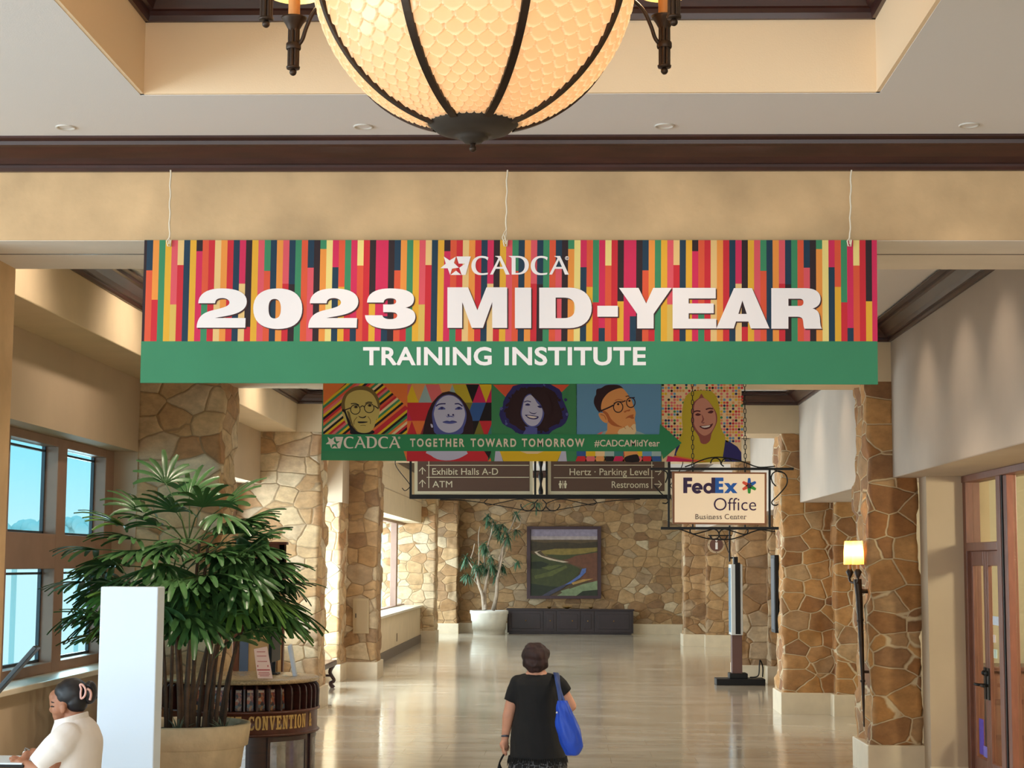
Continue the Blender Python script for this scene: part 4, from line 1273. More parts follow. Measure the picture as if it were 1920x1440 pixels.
# small serifs on the straight stems of the lower line
for x in (585, 641, 672, 752, 775, 800, 1044, 1072, 1100, 1200):
    lm.poly([[ZF(*p) for p in rect(x - 13, 772, x + 13, 779)]], at(YF, .0292), 4)
lm.build('lettering', [PUR, BLU, RED, GRN, INK], brd)
fm = MB()
bar(fm, 1219, 877, 1488, 881.5, YF, .03); bar(fm, 1239, 988, 1460, 993, YF, .03)
bar(fm, 1252, 866, 1255.8, 991, YF, .025); bar(fm, 1441, 879, 1445, 993, YF, .025)
for x in (1299, 1397):
    fm.tube([P(x, 876, YF), P(x, 887, YF)], .008, 8); fm.tube([P(x, 982, YF), P(x, 990, YF)], .008, 8)
fm.build('frame', M_BLACK, fx)
cu = MB(); q = lambda x, y: P(*ZF(x, y), YF)
for pts in ([q(1560, 130), q(1640, 165), q(1720, 190), q(1755, 260), q(1740, 350), q(1640, 470), q(1560, 550), q(1570, 590), q(1610, 600), q(1640, 585)],
            [q(1612, 355), q(1570, 310), q(1550, 245), q(1570, 190), q(1610, 165), q(1660, 160), q(1720, 190)],
            [q(440, 105), q(540, 70), q(640, 25), q(760, -10), q(880, -18), q(1000, -5), q(1120, 20), q(1240, 60), q(1330, 95), q(1420, 112), q(1600, 98)],
            [q(770, 60), q(790, 10), q(840, -8), q(890, 20), q(905, 70), q(940, 100)], [q(905, 70), q(930, 15), q(990, -5), q(1040, 30)],
            [q(140, 900), q(240, 890), q(380, 910), q(520, 960), q(660, 1010), q(790, 1035), q(1000, 1040), q(1160, 1000), q(1300, 945), q(1420, 915), q(1600, 940)],
            [q(540, 890), q(505, 920), q(520, 960), q(580, 965), q(700, 935), q(800, 905)], [q(1215, 890), q(1250, 920), q(1235, 965), q(1180, 970), q(1080, 940), q(960, 905)],
            [q(770, 980), q(790, 1030), q(850, 1030), q(880, 980), q(860, 930), q(820, 905)], [q(985, 985), q(960, 1035), q(905, 1030), q(880, 980), q(895, 930), q(940, 905)],
            [q(160, 150), q(205, 175), q(215, 230), q(190, 310)], [q(40, 340), q(130, 440), q(205, 510), q(225, 540), q(200, 575), q(150, 570)]):
    cu.tube(spline(pts, 6, False), 0.0065, 6)
cu.build('scroll_ironwork', M_BLACK, fx)
for x in (1299, 1397.5):
    c0 = P(x, 876, YF); zz = c0.z; cmb = MB(); i = 0
    while zz < 4.57:
        ax = Vector((1, 0, 0)) if i % 2 == 0 else Vector((0, 1, 0)); L = 0.030; wd_ = 0.011
        pts = []
        for k in range(12):
            t = 2 * math.pi * k / 12
            pts.append(Vector((c0.x, YF, zz + .021)) + ax * (wd_ * math.cos(t)) + Vector((0, 0, (L - wd_) * (1 if math.sin(t) > 0 else -1) * (0 if abs(math.sin(t)) < 1e-6 else 1) * .62 + wd_ * math.sin(t))))
        cmb.tube(pts, 0.0036, 5, closed=True)
        zz += 0.042; i += 1
    cmb.build('chain', M_BLACK, fx)

# ------------------------------------------------------------------ round information sign on a bracket
YI = 31.1
isg = thing('information_sign', 'small round brown information sign with white letter i on wall bracket', 'sign', tuple(P(1343, 1022, YI)))
MB().slab([tuple(p) for p in circ(1343, 1021.5, 16, 28)], at(YI, .02), at(YI, -.02)).build('rim', mat('sign rim', (176, 152, 120), 0.5), isg)
MB().slab([tuple(p) for p in circ(1343, 1021.5, 12.5, 28)], at(YI, .026), at(YI, .018)).build('face', mat('info brown', (96, 60, 48), 0.6), isg)
im = MB(); fi = at(YI, .03)
im.poly([circ(1343, 1013.2, 2.1, 12)], fi).poly([rect(1341, 1017, 1345.4, 1030)], fi)
for k in range(4):
    a = k * math.pi / 2
    im.poly([circ(1343 + 14.3 * math.cos(a), 1021.5 + 14.3 * math.sin(a), .8, 8)], fi, 1)
im.build('lettering', [mat('white letter', (226, 220, 214), 0.6), M_BLACK], isg)
bm = MB()
bm.tube([P(1368, 985, YI), P(1368, 1053, YI)], .016, 8); bm.tube([P(1368, 992, YI), Vector((3.02, YI, P(1368, 992, YI).z))], .014, 8); bm.tube([P(1368, 1046, YI), Vector((3.02, YI, P(1368, 1046, YI).z))], .014, 8); bm.tube([P(1328, 1004, YI), P(1372, 1004, YI)], .012, 6)
bm.tube(spline([P(1330, 1003, YI), P(1333, 1009, YI), P(1341, 1010, YI), P(1349, 1008, YI), P(1358, 1014, YI), P(1366, 1036, YI)], 6, False), .008, 6)
bm.build('bracket', M_BLACK, isg)
for px in (620, 1376):
    a = P(px, 714, YP)
    MB().tube([a + Vector((0, -.004, -.02)), a + Vector((0, .0, .03)), Vector((a.x, 17.21, a.z + .05))], .006, 6).build('tie', mat('white cord', (226, 212, 188), 0.9), pb)
# ------------------------------------------------------------------ round information desk
DXc, DYc, DR = -3.10, 16.32, 0.73
dk = thing('information_desk', 'curved dark wood information desk lettered THE CONVENTION with brochure slots and stone top', 'desk', (DXc, DYc, 0))


def cyl(r, deg, z):
    """Point on the desk's round front; deg counts from straight ahead, growing to the right."""
    a = math.radians(deg)
    return Vector((DXc + r * math.sin(a), DYc - r * math.cos(a), z))


M_GRAN = mat('speckled granite', (176, 150, 112), 0.25, var=0.35, vscale=60)
MB().lathe([(0, 1.035), (.70, 1.035), (.725, 1.04), (.735, 1.055), (.735, 1.065), (.72, 1.075), (0, 1.078)], 64, (DXc, DYc, 0)).build('counter_top', M_GRAN, dk)
MB().lathe([(.57, .60), (.57, 1.036), (0, 1.036)], 48, (DXc, DYc, 0)).build('slot_back', M_WOOD, dk)
MB().lathe([(.735, .80), (.745, .795), (.745, .78), (.72, .775), (.72, .60), (.735, .595), (.745, .585), (.735, .57), (.55, .57), (.55, .80), (.735, .80)], 64, (DXc, DYc, 0)).build('lettering_band', M_WOODM, dk)
MB().lathe([(.695, FZ), (.695, .58)], 64, (DXc, DYc, 0)).lathe([(.71, FZ), (.71, FZ + .08), (.695, FZ + .085)], 64, (DXc, DYc, 0)).build('plinth', M_WOOD, dk)
for th_ in [-76 + 9 * k for k in range(5)] + [-40, -18, 3.6, 13, 22.2, 31.4, 40.6, 49.8, 57.8, 65.5, 73, 81, 90, 100, 112]:
    rad = Vector((math.sin(math.radians(th_)), -math.cos(math.radians(th_)), 0)); tn = Vector((rad.y, -rad.x, 0)) * .009
    c = Vector((DXc, DYc, 0))
    pr = [(.56, .80), (.735, .80), (.738, .95), (.730, 1.0), (.712, 1.022), (.685, 1.034), (.56, 1.034)]
    A = [c + rad * r + Vector((0, 0, z)) - tn for r, z in pr]; B = [p + tn * 2 for p in A]; n = len(pr)
    MB().add(A + B, [tuple(range(n)), tuple(range(2 * n - 1, n - 1, -1))] + [(i, n + i, n + (i + 1) % n, (i + 1) % n) for i in range(n)]).build('slot_divider', M_WOOD, dk, bevel=.003)
GOLD = mat('gilt lettering', (206, 164, 92), 0.5)
SLAB = {'E': "M0 0 L88 0 L88 40 L74 40 L66 22 L46 22 L46 56 L56 56 L60 46 L70 46 L70 90 L60 90 L56 78 L46 78 L46 118 L68 118 L76 98 L90 98 L90 140 L0 140 L0 122 L12 122 L12 18 L0 18 Z",
        'C': "M88 0 L88 46 L74 46 C70 26 62 20 52 20 C40 20 36 34 36 70 C36 106 40 120 52 120 C62 120 70 112 74 94 L90 94 L88 120 C80 134 68 141 50 141 C18 141 2 120 2 70 C2 20 18 -1 50 -1 C60 -1 68 2 76 10 L78 0 Z",
        'O': "M48 -1 C80 -1 94 20 94 70 C94 120 80 141 48 141 C16 141 2 120 2 70 C2 20 16 -1 48 -1 Z M48 18 C38 18 36 34 36 70 C36 106 38 122 48 122 C58 122 60 106 60 70 C60 34 58 18 48 18 Z",
        'N': "M0 0 L40 0 L64 76 L64 18 L54 18 L54 0 L98 0 L98 18 L88 18 L88 140 L60 140 L32 56 L32 122 L42 122 L42 140 L0 140 L0 122 L10 122 L10 18 L0 18 Z",
        'V': "M0 0 L48 0 L48 18 L40 18 L54 88 L68 18 L58 18 L58 0 L98 0 L98 18 L90 18 L62 140 L36 140 L8 18 L0 18 Z",
        'T': "M0 0 L92 0 L92 44 L78 44 L72 20 L63 20 L63 122 L74 122 L74 140 L18 140 L18 122 L29 122 L29 20 L20 20 L14 44 L0 44 Z",
        'I': "M0 0 L54 0 L54 18 L44 18 L44 122 L54 122 L54 140 L0 140 L0 122 L10 122 L10 18 L0 18 Z",
        'H': "M0 0 L46 0 L46 18 L38 18 L38 58 L60 58 L60 18 L52 18 L52 0 L98 0 L98 18 L88 18 L88 122 L98 122 L98 140 L52 140 L52 122 L60 122 L60 80 L38 80 L38 122 L46 122 L46 140 L0 140 L0 122 L10 122 L10 18 L0 18 Z"}
lm = MB()
for g, dg in (('T', -2.2), ('H', 3.5), ('E', 9.1), ('C', 18.2), ('O', 23.2), ('N', 28.6), ('V', 34.0), ('E', 39.2), ('N', 44.8), ('T', 50.1), ('I', 54.4), ('O', 58.5), ('N', 63.8)):
    lp = svg(SLAB[g], 6); w = max(x for l in lp for x, y in l)
    lm.poly(lp, lambda x, y: cyl(.724, dg + (x - w / 2) / 100 * 4.9, .757 - y / 140 * .125))
v, f = text2d('&', 0.03)
xs = [p[0] for p in v]; ys = [p[1] for p in v]
lm.add([cyl(.724, 73.4 + ((p[0] - min(xs)) / (max(xs) - min(xs)) - .5) * 4.6, .632 + (p[1] - min(ys)) / (max(ys) - min(ys)) * .125) for p in v], f)
lm.build('lettering', GOLD, dk)
# framed glass panels of the lower front
M_POST = mat('poster print', (120, 96, 92), 0.5, var=0.55, vscale=7)
M_POSTP = mat('poster pale', (168, 140, 132), 0.5, var=0.3, vscale=3)
for a0, a1, pm in ((-34, -4, M_POSTP), (-2, 17, M_POSTP), (31, 70, M_POST), (76, 112, M_POST)):
    fm = MB(); n = 10
    for (b0, b1, z0, z1) in ((a0, a1, .52, .56), (a0, a1, .18, .22), (a0, a0 + 2.2, .18, .56), (a1 - 2.2, a1, .18, .56)):
        m = max(1, int((b1 - b0) / 4)); A = []
        for k in range(m + 1):
            d = b0 + (b1 - b0) * k / m
            A.append([cyl(.690, d, z0), cyl(.712, d, z0), cyl(.712, d, z1), cyl(.690, d, z1)])
        fm.loft(A, smooth=False)
    fr_ = fm.build('panel_frame', M_WOOD, dk)
    pmb = MB(); A = [[cyl(.699, a0 + (a1 - a0) * k / n, z) for k in range(n + 1)] for z in (.22, .52)]
    pmb.add(A[0] + A[1], [(k, k + 1, n + 2 + k, n + 1 + k) for k in range(n)]).build('poster', pm, fr_)
    gmb = MB(); A = [[cyl(.706, a0 + (a1 - a0) * k / n, z) for k in range(n + 1)] for z in (.22, .52)]
    gmb.add(A[0] + A[1], [(k, k + 1, n + 2 + k, n + 1 + k) for k in range(n)]).build('pane', M_CLEAR, fr_)


def brochure_mat(i):
    m, nt, b = nodes('brochure cover %d' % i)
    N = nt.nodes.new; L = nt.links.new
    t = N('ShaderNodeTexCoord'); v = N('ShaderNodeTexVoronoi'); v.inputs['Scale'].default_value = 34 + i * 3
    L(t.outputs['Object'], v.inputs['Vector'])
    sp = N('ShaderNodeSeparateColor'); L(v.outputs['Color'], sp.inputs[0])
    cr = N('ShaderNodeValToRGB'); cr.color_ramp.interpolation = 'CONSTANT'; e = cr.color_ramp.elements
    cs = [(120, 60, 50), (196, 140, 90), (70, 58, 60), (200, 110, 70), (120, 130, 130), (216, 180, 150), (150, 80, 70)]
    while len(e) < len(cs):
        e.new(.5)
    for k, c in enumerate(cs):
        e[k].position = k / len(cs); e[k].color = lin(*c)
    L(sp.outputs[0], cr.inputs[0]); L(cr.outputs[0], b.inputs['Base Color']); b.inputs['Roughness'].default_value = .35
    return m


BM = [brochure_mat(i) for i in range(3)]
M_TITLE = mat('brochure title', (226, 200, 176), 0.5)
slots = [(-29, 14, 'wide colourful visitor guide in the desk slot partly behind the palm stems'), (-7.2, 16, 'wide colourful visitor guide cover facing out at the left end of the desk slots'),
         (8.6, 5, 'narrow colourful brochure in the first narrow desk slot right of the wide guide'), (18, 5.2, 'narrow colourful brochure in the second narrow desk slot right of the wide guide'),
         (27.2, 5.4, 'narrow colourful brochure in the third narrow desk slot right of the wide guide'), (36.4, 5.4, 'narrow colourful brochure in the fourth narrow desk slot right of the wide guide'),
         (45.6, 5.2, 'narrow colourful brochure in the fifth narrow desk slot right of the wide guide'), (54.2, 4.2, 'narrow colourful brochure in the rightmost filled slot of the curved desk')]
for i, (dg, wd_, lab) in enumerate(slots):
    o = thing('brochure', lab, 'brochure', tuple(cyl(.64, dg, .8)), 0, 'brochures in the desk slots')
    h0, h1 = .802, (1.015 if i < 2 else .99)
    A = []
    q = [cyl(.655, dg - wd_ / 2, h0), cyl(.655, dg + wd_ / 2, h0), cyl(.640, dg + wd_ / 2, h1), cyl(.640, dg - wd_ / 2, h1)]
    back = [p + (Vector((DXc, DYc, p.z)) - p).normalized() * .012 for p in q]
    MB().hexa(q, back).build('cover', BM[i % 3], o)
    mid = lambda s, t: (q[0] * (1 - s) + q[1] * s) * (1 - t) + (q[3] * (1 - s) + q[2] * s) * t
    out = (q[0] - Vector((DXc, DYc, q[0].z))).normalized() * .0015
    MB().add([mid(.08, .86) + out, mid(.92, .86) + out, mid(.92, .96) + out, mid(.08, .96) + out], [(0, 1, 2, 3)]).build('title_strip', M_TITLE, o)

# on the counter
o = thing('notice_holder', 'clear upright holder with pink printed notice standing on the round desk', 'notice', tuple(P(497, 1272, 15.95)))
up = lambda v: Vector((v.x, v.y, max(v.z, 1.0795)))
q = lambda x, y, d=0.0: up(P(x, y, 15.95) + Vector((0, -d, 0)))
nq = [(483, 1274.5), (511.5, 1272), (501, 1212), (476, 1217)]
MB().hexa([q(*p) for p in nq][::1], [q(*p) + Vector((0, .004, 0)) for p in nq]).build('acrylic', M_CLEAR, o)
MB().hexa([q(x, y, .003) for x, y in nq], [q(x, y, .0015) for x, y in nq]).build('notice', mat('pink notice', (236, 200, 186), 0.6), o)
tm = MB(); qq = lambda x, y: P(x, y, 15.95) + Vector((0, -.0045, 0))
for y, w, k in ((1222, 8, 0), (1230, 9, 0), (1240, 9, 0), (1256, 12, 1), (1261, 10, 0), (1264, 11, 0), (1267, 9, 0)):
    cx_ = 489 + (y - 1218) * .14
    tm.poly([rect(cx_ - w, y - .6 - k * .6, cx_ + w, y + .6 + k * .6)], qq)
for x in (483.5, 502.5):
    tm.poly([rect(x - 1, 1247, x + 1, 1250.5)], qq)
tm.build('print', mat('red print', (190, 84, 80), 0.6), o)
o = thing('acrylic_stand', 'empty clear leaning acrylic stand near the right edge of the round desk', 'stand', tuple(P(546, 1270, 16.3)))
f2 = lambda x, y: up(P(x, y, 16.3))
MB().hexa([f2(549, 1274), f2(555, 1268), f2(545, 1208), f2(539, 1212)], [f2(549, 1274) + Vector((.006, .05, 0)), f2(555, 1268) + Vector((.006, .05, 0)), f2(545, 1208) + Vector((.006, .05, 0)), f2(539, 1212) + Vector((.006, .05, 0))]).build('leaning_pane', mat('frosted acrylic', (206, 218, 238), 0.3), o)
b0 = f2(548, 1274); b0.z = 1.079
MB().box(b0.x - .09, b0.x + .04, 16.25, 16.45, 1.0795, 1.085).build('foot', M_CLEAR, o)
o = thing('desk_monitor', 'black screen on stand seen edge-on behind the pink notice on desk', 'monitor', (P(516, 1268, 16.6).x, 16.6, 1.078))
bx = P(517, 1268, 16.6).x
MB().box(bx - .10, bx + .03, 16.5, 16.7, 1.079, 1.092).build('foot', M_BLACK, o, bevel=.004)
MB().box(bx - .035, bx - .005, 16.59, 16.62, 1.09, 1.3).build('neck', M_BLACK, o)
MB().box(bx - .03, bx + .0, 16.35, 16.85, 1.2, 1.52).build('screen', M_BLACK, o, bevel=.005)

# tall dark wooden display frame behind the desk
YK = 18.6
o = thing('display_board', 'tall dark wood framed display board standing behind the palm and the desk', 'display board', (P(500, 1300, YK).x, YK, 0))
xr = P(534.5, 1100, YK).x; xl = P(440, 1100, YK).x; zt = P(520, 1018, YK).z
m = MB().box(xl, xr, YK - .04, YK + .04, zt - .26, zt).box(xl - .02, xr + .02, YK - .055, YK + .055, zt - .02, zt + .012)
m.box(xr - .07, xr, YK - .04, YK + .04, FZ, zt).box(xl, xl + .07, YK - .04, YK + .04, FZ, zt).box(xl, xr, YK - .04, YK + .04, .30, .40)
m.build('frame', M_WOODM, o, bevel=.006)
MB().box(xr - .07 + .012, xr - .02, YK - .046, YK - .04, .4, zt - .26).build('inlay', mat('pale inlay', (216, 180, 132), 0.5), o)
MB().box(xl + .07, xr - .07, YK - .02, YK + .02, .4, zt - .26).build('board', mat('board print', (200, 172, 134), 0.6, var=.1, vscale=2), o)
MB().box(xr - .16, xr - .09, YK - .03, YK - .021, .4, zt - .26).build('dark_strip', mat('slate strip', (60, 62, 76), 0.5), o)
MB().box(xl + .075, xl + .17, YK - .03, YK - .021, .4, zt - .26).build('blue_strip', mat('blue strip', (84, 110, 158), 0.5), o)

# ------------------------------------------------------------------ white totem
YT = 9.85
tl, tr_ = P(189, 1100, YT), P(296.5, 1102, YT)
o = MB().box(tl.x, tr_.x, YT, YT + .17, FZ, tl.z).build('totem_sign', mat('daylight tinted panel', (222, 234, 248), 0.5), bevel=0.006)  # white panel; bluish daylight is put into its colour
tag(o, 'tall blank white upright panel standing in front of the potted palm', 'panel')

# ------------------------------------------------------------------ black stand with slanted screen at the left edge
YS = 8.95
o = thing('registration_stand', 'black stand with slanted screen edge and white shelf at the left edge', 'stand', (P(-40, 1440, YS).x, YS, 0))
a, b_ = P(66, 1213, YS), P(-66, 1362, YS)
d = (b_ - a).normalized(); nn = Vector((d.z, 0, -d.x)) * .012
MB().hexa([a + nn, a - nn, b_ - nn, b_ + nn], [p + Vector((0, .07, 0)) for p in (a + nn, a - nn, b_ - nn, b_ + nn)]).build('screen', mat('dark screen back', (24, 40, 46), 0.35), o, bevel=.004)
s0 = P(44, 1432, YS); xl = P(-90, 1432, YS).x
MB().box(xl, s0.x, YS, YS + .36, s0.z - .022, s0.z - .006).build('shelf', M_BLACK, o, bevel=.004)
MB().box(xl + .01, s0.x - .012, YS + .01, YS + .35, s0.z - .006, s0.z + .002).build('shelf_top', mat('white laminate', (226, 232, 236), 0.4), o)
px_ = P(-70, 1432, YS).x
MB().box(px_ - .03, px_ + .03, YS + .15, YS + .21, FZ + .03, P(-66, 1362, YS).z).build('post', M_BLACK, o)
MB().box(px_ - .25, px_ + .12, YS - .04, YS + .40, FZ, FZ + .03).build('base', M_BLACK, o, bevel=.006)

# ------------------------------------------------------------------ touch kiosk on the right
KX, KY = P(1380, 1270, 29.9).x, 29.9
o = thing('digital_kiosk', 'slim black digital kiosk with side-on screen and wide black base', 'kiosk', (KX, KY, 0))
g = lambda x: P(x, 1200, KY).x
zz = lambda y: P(1380, y, KY).z
bs = MB().box(g(1341), g(1432), KY - .22, KY + .25, FZ, FZ + .11); bs.build('base', M_BLACK, o, bevel=.01)
MB().box(g(1366), g(1400), KY - .15, KY + .2, FZ + .11, FZ + .2).build('plinth', M_BLACK, o, bevel=.01)
MB().box(g(1371), g(1390), KY - .14, KY + .1, FZ + .2, zz(1189)).build('pedestal', mat('kiosk brown', (92, 60, 52), 0.4), o, bevel=.006)
MB().box(g(1369), g(1391), KY - .22, KY + .22, zz(1190), zz(1058)).build('screen_body', mat('kiosk silver', (196, 196, 192), 0.35), o, bevel=.01)
MB().box(g(1377), g(1386.5), KY - .226, KY - .21, zz(1188), zz(1055)).build('edge_panel', M_BLACK, o)
MB().box(g(1368.5), g(1369.2), KY - .19, KY + .19, zz(1185), zz(1065)).build('screen', mat('screen blue', (120, 150, 168), 0.2, emit=(120, 160, 190), estr=0.1), o)
MB().box(g(1376), g(1384), KY - .08, KY + .08, zz(1058), zz(1044)).build('camera_head', M_BLACK, o, bevel=.01)
MB().tube(spline([(g(1405), KY - .05, FZ + .13), (g(1420), KY - .08, FZ + .16), (g(1423), KY - .05, FZ + .35), (g(1425), KY, FZ + .42), (g(1431), KY + .1, FZ + .30), (g(1433), KY + .3, FZ + .12)], 6, False), .012, 6).build('cable', M_BLACK, o)

# framed notice edge-on on the right pillar
o = thing('wall_display', 'thin black framed display seen edge-on on the right stone pillar', 'display', (2.95, 24.75, 1.75))
MB().box(2.925, 2.98, 24.5, 24.95, 1.2, 2.3).build('frame', M_BLACK, o, bevel=.006)
MB().box(2.920, 2.926, 24.54, 24.91, 1.25, 2.25).build('screen', mat('display grey', (70, 74, 84), 0.3), o)

# ------------------------------------------------------------------ torch sconce on the right pillar
SX, SY = 2.885, 17.36
o = thing('wall_sconce', 'tall torch-shaped iron wall light with two glowing shades on right pillar', 'wall light', (SX, SY, 2.0))
MB().tube([(SX + .015, SY, 2.02), (SX + .03, SY, 1.85), (SX + .045, SY, 1.4), (SX + .055, SY, 1.0), (SX + .06, SY, .56)], [.042, .036, .026, .018, .007], 10).tube([(SX + .035, SY, 1.62), (SX + .04, SY, 1.60)], .036, 10).tube([(SX + .052, SY, 1.02), (SX + .054, SY, 1.0)], .026, 10).build('torch_stem', M_BRONZE, o)
MB().tube([(SX + .04, SY, 1.9), (3.0, SY, 1.9)], .022, 8).tube([(SX + .05, SY, 1.1), (3.0, SY, 1.1)], .014, 8).build('wall_bracket', M_BRONZE, o)
M_SH = shade_mat('sconce shade', (255, 222, 140), trans=.7, gloss=.04)
for k, (dx, dy) in enumerate(((-.045, .09), (.012, -.06))):
    x, y = SX + dx, SY + dy
    MB().tube(spline([(SX + .01, SY, 1.98), (x, y, 2.0), (x, y, 2.1)], 4, False), .012, 8).lathe([(.012, 2.03), (.04, 2.09), (.02, 2.12)], 14, (x, y, 0)).build('arm', M_BRONZE, o)
    MB().tube([(x, y, 2.11), (x, y, 2.2)], .018, 10).build('candle', mat('candle tube', (196, 132, 70), 0.5), o)
    MB().lathe([(.062, 2.165), (.058, 2.28), (.05, 2.40)], 20, (x, y, 0)).build('lamp_shade', M_SH, o)
    lamp('POINT', 'sconce_lamp', (x, y, 2.30), 7, (1.0, .62, .22), .02)

# ------------------------------------------------------------------ end of the corridor: painting, credenza
YP2 = 51.08
o = thing('painting', 'large framed landscape painting of a winding river on the far stone wall', 'painting', tuple(P(1057, 1122, YP2)))
fr_ = MB()
for x0, y0, x1, y1 in ((988, 987, 1127, 992.5), (988, 1117, 1127, 1122.5), (988, 992.5, 994.5, 1117), (1120.5, 992.5, 1127, 1117)):
    fr_.slab(rect(x0, y0, x1, y1), at(YP2, .05), at(YP2, -.13))
fr_.build('frame', mat('painting frame', (58, 28, 34), 0.4), o)
MB().slab(rect(994, 992, 1121, 1118), at(YP2, .0), at(YP2, -.1)).build('backing', M_BLACK, o)
PCN = dict(s=(140, 128, 146), t=(164, 148, 146), e=(84, 66, 40), d=(58, 46, 26), y=(128, 108, 48), g=(60, 64, 28), h=(84, 88, 40), k=(34, 40, 20), r=(104, 62, 40), w=(196, 176, 150), b=(84, 104, 160), n=(60, 58, 76), c=(120, 132, 96), x=(168, 128, 66))
CK_, CM_ = CK, CM
CK = list(PCN); CM = [mat('painting ' + k, PCN[k], 0.6, var=.18, vscale=9) for k in CK]
A = Art(780, 900, 3.84, YP2); A.z = .004
def ap(k, pts, s=0):
    A.z += .002; A.poly(k, pts, s)
ap('s', rect(828, 352, 1306, 440)); ap('t', rect(828, 405, 1306, 440)); ap('e', rect(828, 430, 1306, 840)); ap('d', [(828, 440), (920, 452), (1050, 446), (1180, 456), (1306, 444), (1306, 492), (1080, 490), (828, 512)])
ap('y', [(900, 512), (1000, 495), (1150, 494), (1306, 485), (1306, 520), (1150, 535), (1020, 550), (930, 545)]); ap('g', [(920, 535), (1060, 540), (1180, 535), (1306, 512), (1306, 545), (1150, 560), (1040, 575)])
ap('r', [(1060, 585), (1150, 545), (1306, 520), (1306, 740), (1180, 720), (1230, 640), (1160, 620)])
ap('g', [(828, 530), (900, 545), (1020, 585), (1120, 612), (1180, 640), (1165, 690), (1080, 745), (990, 790), (900, 800), (828, 800)])
ap('k', [(828, 590), (900, 585), (960, 605), (900, 640), (828, 640)]); ap('h', [(850, 690), (960, 660), (1080, 615), (1090, 630), (980, 690), (860, 712)]); ap('h', [(900, 630), (1020, 610), (1060, 612), (960, 650)]); ap('k', [(828, 745), (960, 765), (1040, 770), (960, 836), (828, 836)])
ap('w', [(852, 518), (900, 505), (870, 520), (905, 545), (1000, 572), (1100, 590), (1060, 595), (960, 575), (880, 545)])
ap('b', [(1195, 640), (1225, 635), (1222, 665), (1180, 705), (1120, 745), (1060, 760), (1120, 725), (1180, 680)]); ap('n', [(1060, 755), (1100, 750), (1040, 790), (950, 836), (900, 836), (980, 790)])
ap('x', [(1120, 740), (1200, 715), (1280, 710), (1200, 735), (1130, 755)]); ap('c', [(1010, 836), (1090, 790), (1200, 750), (1306, 725), (1306, 836)]); ap('k', [(1150, 836), (1200, 800), (1306, 790), (1306, 836)]); ap('c', [(1040, 800), (1100, 780), (1130, 800), (1060, 815)])
A.mb.build('canvas', CM, o)
CK, CM = CK_, CM_
YC = 50.55
o = thing('credenza', 'long low black wood credenza with panelled doors below the painting', 'credenza', (P(1069, 1188, YC).x, YC, 0))
cx0, cx1 = P(951, 1180, YC).x, P(1187.5, 1180, YC).x; zt = .74 + FZ
M_CRED = mat('ebony wood', (44, 30, 32), 0.45, var=.2, vscale=3)
MB().box(cx0, cx1, YC, YC + .5, FZ + .04, zt - .04).box(cx0 + .05, cx1 - .05, YC + .04, YC + .48, FZ, FZ + .04).build('body', M_CRED, o)
MB().box(cx0 - .03, cx1 + .03, YC - .03, YC + .52, zt - .04, zt).build('top', M_CRED, o, bevel=.008)
W_ = cx1 - cx0
for k, (u0, u1) in enumerate(((0.01, .285), (.295, .39), (.40, .58), (.59, .69), (.70, .99))):
    dm = MB(); a0, a1 = cx0 + W_ * u0, cx0 + W_ * u1
    dm.box(a0, a1, YC - .02, YC, FZ + .08, zt - .06); dm.box(a0 + .08, a1 - .08, YC - .035, YC - .02, FZ + .16, zt - .14)
    dr = dm.build('door', M_CRED, o, bevel=.01)
    MB().ball(((a0 + a1) / 2 + (.1 if k == 2 else 0), YC - .045, .5), .02, 10, 8).build('knob', M_BRASS, dr)
for px, rr, lab in ((1030, .05, 'small brass dish at the left on the long black credenza'), (1063, .09, 'wider brass dish with upright sprigs at the middle of the credenza'), (1108, .05, 'small brass dish at the right on the long black credenza')):
    x = P(px, 1143, YC).x
    m = MB().lathe([(0, zt), (rr * .5, zt), (rr * 1.3, zt + .05), (rr * 1.4, zt + .06), (rr * 1.2, zt + .055), (0, zt + .02)], 18, (x, YC + .2, 0))
    if rr > .06:
        for k in range(7):
            m.tube([(x - .1 + k * .035, YC + .2, zt + .02), (x - .14 + k * .047, YC + .2, zt + .1)], .012, 5)
    tag(m.build('brass_dish', M_BRASS), lab, 'dish', 'brass dishes on the credenza')

# ------------------------------------------------------------------ carved bench by the left windows
YBn = 28.4
o = thing('carved_bench', 'dark carved wooden bench with scrolled legs beyond the left stone pillar', 'bench', (-4.15, YBn - .7, 0))
bx1 = P(632, 1240, YBn).x; bt_ = P(632, 1237, YBn).z
MB().box(bx1 - .36, bx1, YBn - 1.5, YBn, bt_ - .09, bt_).build('seat', M_WOOD, o, bevel=.015)
for (x, y) in ((bx1 - .05, YBn - .1), (bx1 - .31, YBn - .1), (bx1 - .05, YBn - 1.4), (bx1 - .31, YBn - 1.4)):
    pts = spline([(x, y, bt_ - .08), (x - .05, y, bt_ - .2), (x + .02, y, bt_ - .33), (x - .04, y, FZ + .08), (x + .01, y, FZ)], 5, False)
    MB().tube(pts, [.04 - .012 * math.sin(math.pi * k / (len(pts) - 1)) for k in range(len(pts))], 8).build('leg', M_WOOD, o)
MB().tube([(bx1 - .18, YBn - 1.4, FZ + .2), (bx1 - .18, YBn - .1, FZ + .2)], .022, 8).tube([(bx1 - .31, YBn - .1, FZ + .2), (bx1 - .05, YBn - .1, FZ + .2)], .02, 8).tube([(bx1 - .31, YBn - 1.4, FZ + .2), (bx1 - .05, YBn - 1.4, FZ + .2)], .02, 8).build('stretcher', M_WOOD, o)

